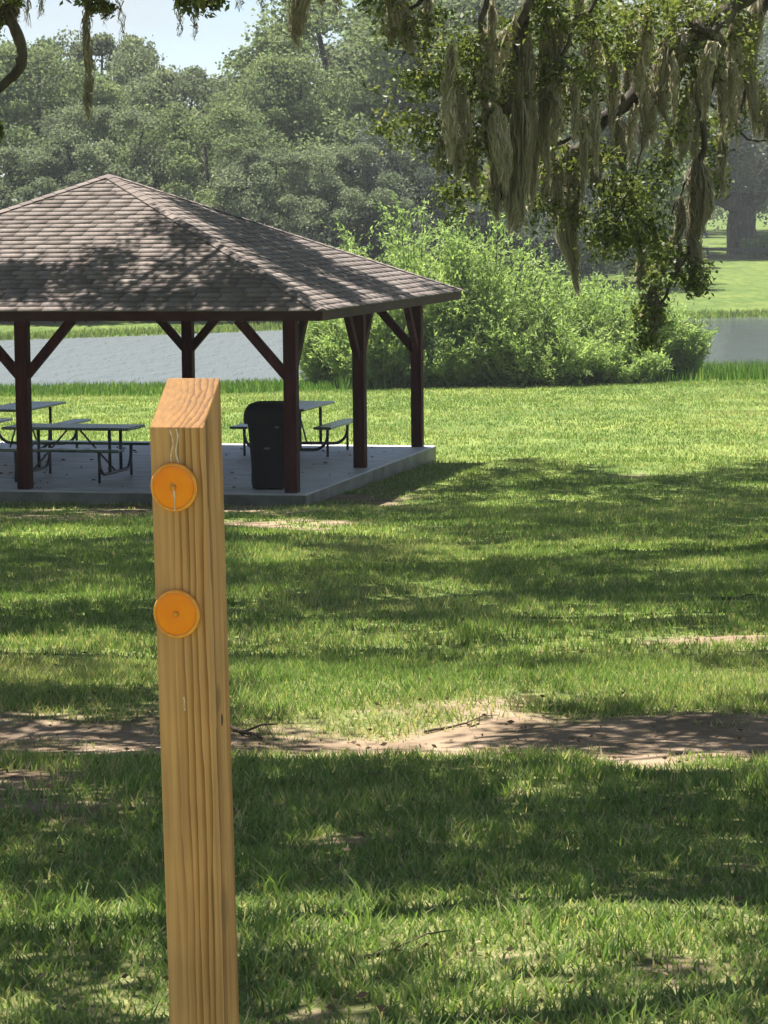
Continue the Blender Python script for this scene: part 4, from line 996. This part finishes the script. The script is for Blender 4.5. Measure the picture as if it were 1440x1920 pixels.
for _ in range(46):
    mpx = rng.uniform(820, 1440); my = rng.uniform(-20, 260) if mpx < 1150 else rng.uniform(-20, 200)
    MO.append((mpx, my, my + rng.uniform(60, 170), 24.2 + (mpx - 820) / 620 * 2.2 + rng.normal() * .5, rng.uniform(10, 26), int(rng.uniform(40, 100)), rng.uniform(.4, .7)))
for (px, a_, b_, Y, w_, n, tn) in MO:
    moss(T0, px, a_, b_, Y, w_ * 1.15, int(n * 1.3), 0.008, 1.0, tn + .08)
for (px, a_, b_, Y, w_, n, tn) in [(162, -20, 95, 18.2, 14, 70, .4), (165, 60, 232, 18.2, 9, 46, .35), (162, 150, 225, 18.2, 5, 20, .3), (48, -20, 52, 18.3, 8, 14, .5), (77, -20, 42, 18.3, 8, 16, .5), (226, -20, 72, 18.2, 6, 12, .5), (194, -20, 50, 18.2, 6, 10, .5), (338, -10, 76, 18.1, 6, 14, .5), (366, 20, 78, 18.1, 5, 14, .5),
        (448, -30, 25, 18, 8, 14, .5), (492, -30, 32, 18, 8, 16, .5), (566, -30, 92, 18, 26, 190, .6), (560, -30, 70, 18, 34, 110, .6), (606, -30, 14, 18, 10, 20, .5), (632, -30, 30, 18, 10, 26, .5), (12, -10, 40, 14.9, 26, 60, .2), (20, 10, 40, 14.9, 30, 30, .3), (530, -30, 16, 18, 8, 12, .5)]:
    moss(T1, px, a_, b_, Y, w_, n, 0.0048, 1.0, tn)

# ------------------------------------------------------------------ grass
def blades(x, y, h, wd, rnd, three=True, lean=0.45):
    n = len(x); z = terrain(x, y) - 0.008
    a = rng.random(n) * 2 * math.pi; fa = rng.random(n) * 2 * math.pi
    ln = lean * (0.3 + rng.random(n)) * h
    dx, dy = np.cos(a) * ln, np.sin(a) * ln
    wx, wy = np.cos(fa) * wd * .5, np.sin(fa) * wd * .5
    B = np.stack([x, y, z], 1)
    p0 = B + np.stack([-wx, -wy, np.zeros(n)], 1); p1 = B + np.stack([wx, wy, np.zeros(n)], 1)
    if three:
        m = B + np.stack([dx * .35, dy * .35, h * .62], 1); o = np.stack([wx * .75, wy * .75, np.zeros(n)], 1)
        tip = B + np.stack([dx, dy, h], 1)
        V = np.stack([p0, p1, m + o, m - o, tip], 1).reshape(-1, 3); b = np.arange(n) * 5
        return V, np.stack([b, b + 1, b + 2, b + 3], 1), np.stack([b + 3, b + 2, b + 4], 1), np.repeat(rnd, 5)
    tip = B + np.stack([dx, dy, h], 1)
    V = np.stack([p0, p1, tip], 1).reshape(-1, 3); b = np.arange(n) * 3
    return V, None, np.stack([b, b + 1, b + 2], 1), np.repeat(rnd, 3)
def in_slab(x, y, m=0.02):
    lx = (x - PC[0]) * e1[0] + (y - PC[1]) * e1[1]; ly = (x - PC[0]) * e2[0] + (y - PC[1]) * e2[1]
    return (np.abs(lx) < SL + m) & (np.abs(ly) < SL + m)
def grass_zone(n, y0, y1, h0, w0, three, lean=0.5, hv=0.6):
    u = rng.random(n); hw0, hw1 = 0.148 * y0 + 2.0, 0.148 * y1 + 2.0
    # uniform over a trapezoid
    y = y0 + (y1 - y0) * (np.sqrt(hw0 ** 2 + u * (hw1 ** 2 - hw0 ** 2)) - hw0) / (hw1 - hw0)
    x = (rng.random(n) * 2 - 1) * (0.148 * y + 2.0)
    b = bare(x, y)
    tuft = fbm(x * 3.2, y * 3.2, 3)
    keep = (rng.random(n) < np.clip(1.1 - 1.45 * b, 0.0, 1) * np.clip(0.35 + 1.2 * tuft, 0, 1)) & ~in_slab(x, y)
    x, y, b, tuft = x[keep], y[keep], b[keep], tuft[keep]
    patch = fbm(x * 0.45 + 31, y * 0.45 + 8, 4)
    rnd = np.clip(0.12 + 0.75 * patch + rng.normal(size=len(x)) * 0.17 + 0.3 * b + (rng.random(len(x)) < 0.15) * 0.45, 0, 1)
    h = h0 * (1 - hv / 2 + hv * rng.random(len(x))) * (0.45 + 1.1 * tuft) * (1 - 0.45 * b)
    return blades(x, y, h, w0 * (0.7 + 0.6 * rng.random(len(x))), rnd, three, lean)
def grass_obj(name, parts, m, label, cat):
    Vs, Qs, Ts, Rs, o = [], [], [], [], 0
    for V, Q, T, R_ in parts:
        Vs.append(V); Rs.append(R_); Ts.append(T + o)
        if Q is not None: Qs.append(Q + o)
        o += len(V)
    ob = link(name, np_mesh(name, np.concatenate(Vs), tris=np.concatenate(Ts), quads=np.concatenate(Qs) if Qs else None, attrs={'rnd': np.concatenate(Rs)}), m)
    tag(ob, label, cat, kind='stuff'); return ob
parts = [grass_zone(165000, 4.0, 8.5, 0.034, 0.0056, True, 0.8), grass_zone(200000, 8.5, 14, 0.042, 0.0085, False, 0.7), grass_zone(195000, 14, 26, 0.045, 0.012, False, 0.6),
         grass_zone(160000, 26, 45, 0.05, 0.017, False, 0.5), grass_zone(180000, 45, 70, 0.05, 0.02, False, 0.45)]
# taller weedy tufts in the foreground
nt_ = 210
tx, ty = rng.uniform(-2.8, 2.8, nt_), rng.uniform(5.2, 9.3, nt_)
sel = bare(tx, ty) < 0.35; tx, ty = tx[sel], ty[sel]
k_ = 16
x = np.repeat(tx, k_) + rng.normal(size=len(tx) * k_) * 0.02; y = np.repeat(ty, k_) + rng.normal(size=len(tx) * k_) * 0.02
parts.append(blades(x, y, 0.04 + 0.05 * rng.random(len(x)), 0.005 + 0.003 * rng.random(len(x)), np.clip(np.repeat(rng.uniform(.2, .7, len(tx)), k_) + rng.normal(size=len(x)) * .08, 0, 1), True, 0.7))
grass_obj('lawn_grass', parts, M['grass'], 'short mown green lawn grass sloping down to the lake', 'grass')
# taller growth along the near shore
n = 26000
x = rng.uniform(-14, 16, n); y = rng.uniform(64.2, 73.5, n) 
sn = shore_near(x); y = sn - 8.6 + (y - 64.2)
kp = (y < sn + 0.4) & (y > sn - 8.5 + 1.5 * fbm(x * .7, y * 0 + 3))
x, y = x[kp], y[kp]; hh = np.where(x < -1, 0.55, 1.0) * (0.20 + 0.22 * fbm(x * .9, y * .9)) * (0.6 + 0.7 * rng.random(len(x)))
pr = [blades(x, y, hh, 0.03 + 0.015 * rng.random(len(x)), rng.random(len(x)), False, 0.35)]
grass_obj('shore_reeds', pr, M['reed'], 'taller bright green reeds along the near lake shore', 'reeds')
n = 14000
x = rng.uniform(-26, 26, n); y = shore_far(x) + rng.normal(size=n) * 0.5 + 0.4
pr = [blades(x, y, 0.10 + 0.16 * rng.random(n), 0.06 + 0.03 * rng.random(n), np.clip(0.9 + rng.normal(size=n) * .2, 0, 1), False, 0.35)]
grass_obj('far_shore_reeds', pr, M['reed'], 'pale reeds along the far lake shore below the lawn', 'reeds')
# fallen leaves
n = 9000
y = 4.5 + 33 * rng.random(n) ** 1.6; x = (rng.random(n) * 2 - 1) * (0.148 * y + 1.9)
kp = (rng.random(n) < 0.12 + 0.9 * bare(x, y)) & ~in_slab(x, y); x, y = x[kp], y[kp]
C = np.stack([x, y, terrain(x, y) + 0.012 + 0.02 * rng.random(len(x))], 1)
V, Q, R_ = leaves(C, 0.026, 0.5, 0.0, None, 0.75)
tag(link('leaf_litter', np_mesh('leaf_litter', V, quads=Q, attrs={'rnd': R_}), M['litter']), 'brown fallen oak leaves scattered over bare soil and grass', 'leaves', kind='stuff')
lx_, ly_ = rng.uniform(-3.8, 3.8, 160), rng.uniform(-3.8, 3.8, 160)
C = np.array([ploc(a, b, 0.008) for a, b in zip(lx_, ly_)])
V, Q, R_ = leaves(C, 0.06, 0.5, 0.0, None, 0.95)
tag(link('slab_litter', np_mesh('slab_litter', V, quads=Q, attrs={'rnd': R_}), M['litter']), 'dry leaves blown over the concrete pavilion floor', 'leaves', kind='stuff')
# fallen twigs
def ground_pt(px, py):
    d = ray(px, py); t = 4.0
    for _ in range(4000):
        p = np.array([0, 0, EYE]) + d * t
        if p[2] < float(np.interp(p[1], PY, PZ)): break
        t += 0.03
    return p
for (x0, y0, x1, y1, r_, lab) in [(430, 1352, 492, 1366, .012, 'dark stick lying on the track beside the marker post'), (800, 1352, 905, 1346, .006, 'thin pale twig on bare soil above the track'), (1330, 1128, 1410, 1124, .012, 'pale fallen branch on the sunny grass'), (640, 1822, 800, 1808, .006, 'thin brown twig in the nearest grass')]:
    a, b = ground_pt(x0, y0), ground_pt(x1, y1)
    P = [a + (b - a) * t for t in np.linspace(0, 1, 6)]
    a0 = np.array([a[0], a[1], float(terrain(a[0], a[1]))])
    P = [np.array([p[0], p[1], float(terrain(p[0], p[1])) + r_ * .8]) + rng.normal(size=3) * [.01, .02, .003] for p in P]
    tw = empty('fallen_twig', a0); tag(tw, lab, 'twig', 'twigs fallen on the lawn')
    MB().tube([tuple(p - a0) for p in P], list(np.linspace(r_, r_ * .5, 6)), 6).build('stick', M['twig'], tw, smooth=True)
    m_ = P[3] - a0
    MB().tube([tuple(m_), tuple(m_ + [0.07, 0.05, 0.02]), tuple(m_ + [0.13, 0.12, 0.01])], [r_ * .5, r_ * .4, r_ * .25], 5).build('side_twig', M['twig'], tw, smooth=True)

# ------------------------------------------------------------------ humid summer air
hz = MB().box((0, 290, 11.5), (760, 880, 29))
hm = bpy.data.materials.new('humid_air'); hm.use_nodes = True
hn = hm.node_tree.nodes; hn.remove(hn['Principled BSDF'])
pvn = hn.new('ShaderNodeVolumePrincipled'); pvn.inputs['Color'].default_value = (0.93, 0.97, 1.0, 1); pvn.inputs['Density'].default_value = 0.00045; pvn.inputs['Anisotropy'].default_value = 0.2
hm.node_tree.links.new(pvn.outputs[0], hn['Material Output'].inputs['Volume'])
ho = hz.build('haze', hm); tag(ho, 'thin humid summer haze over lake and lawn', 'haze', kind='stuff')
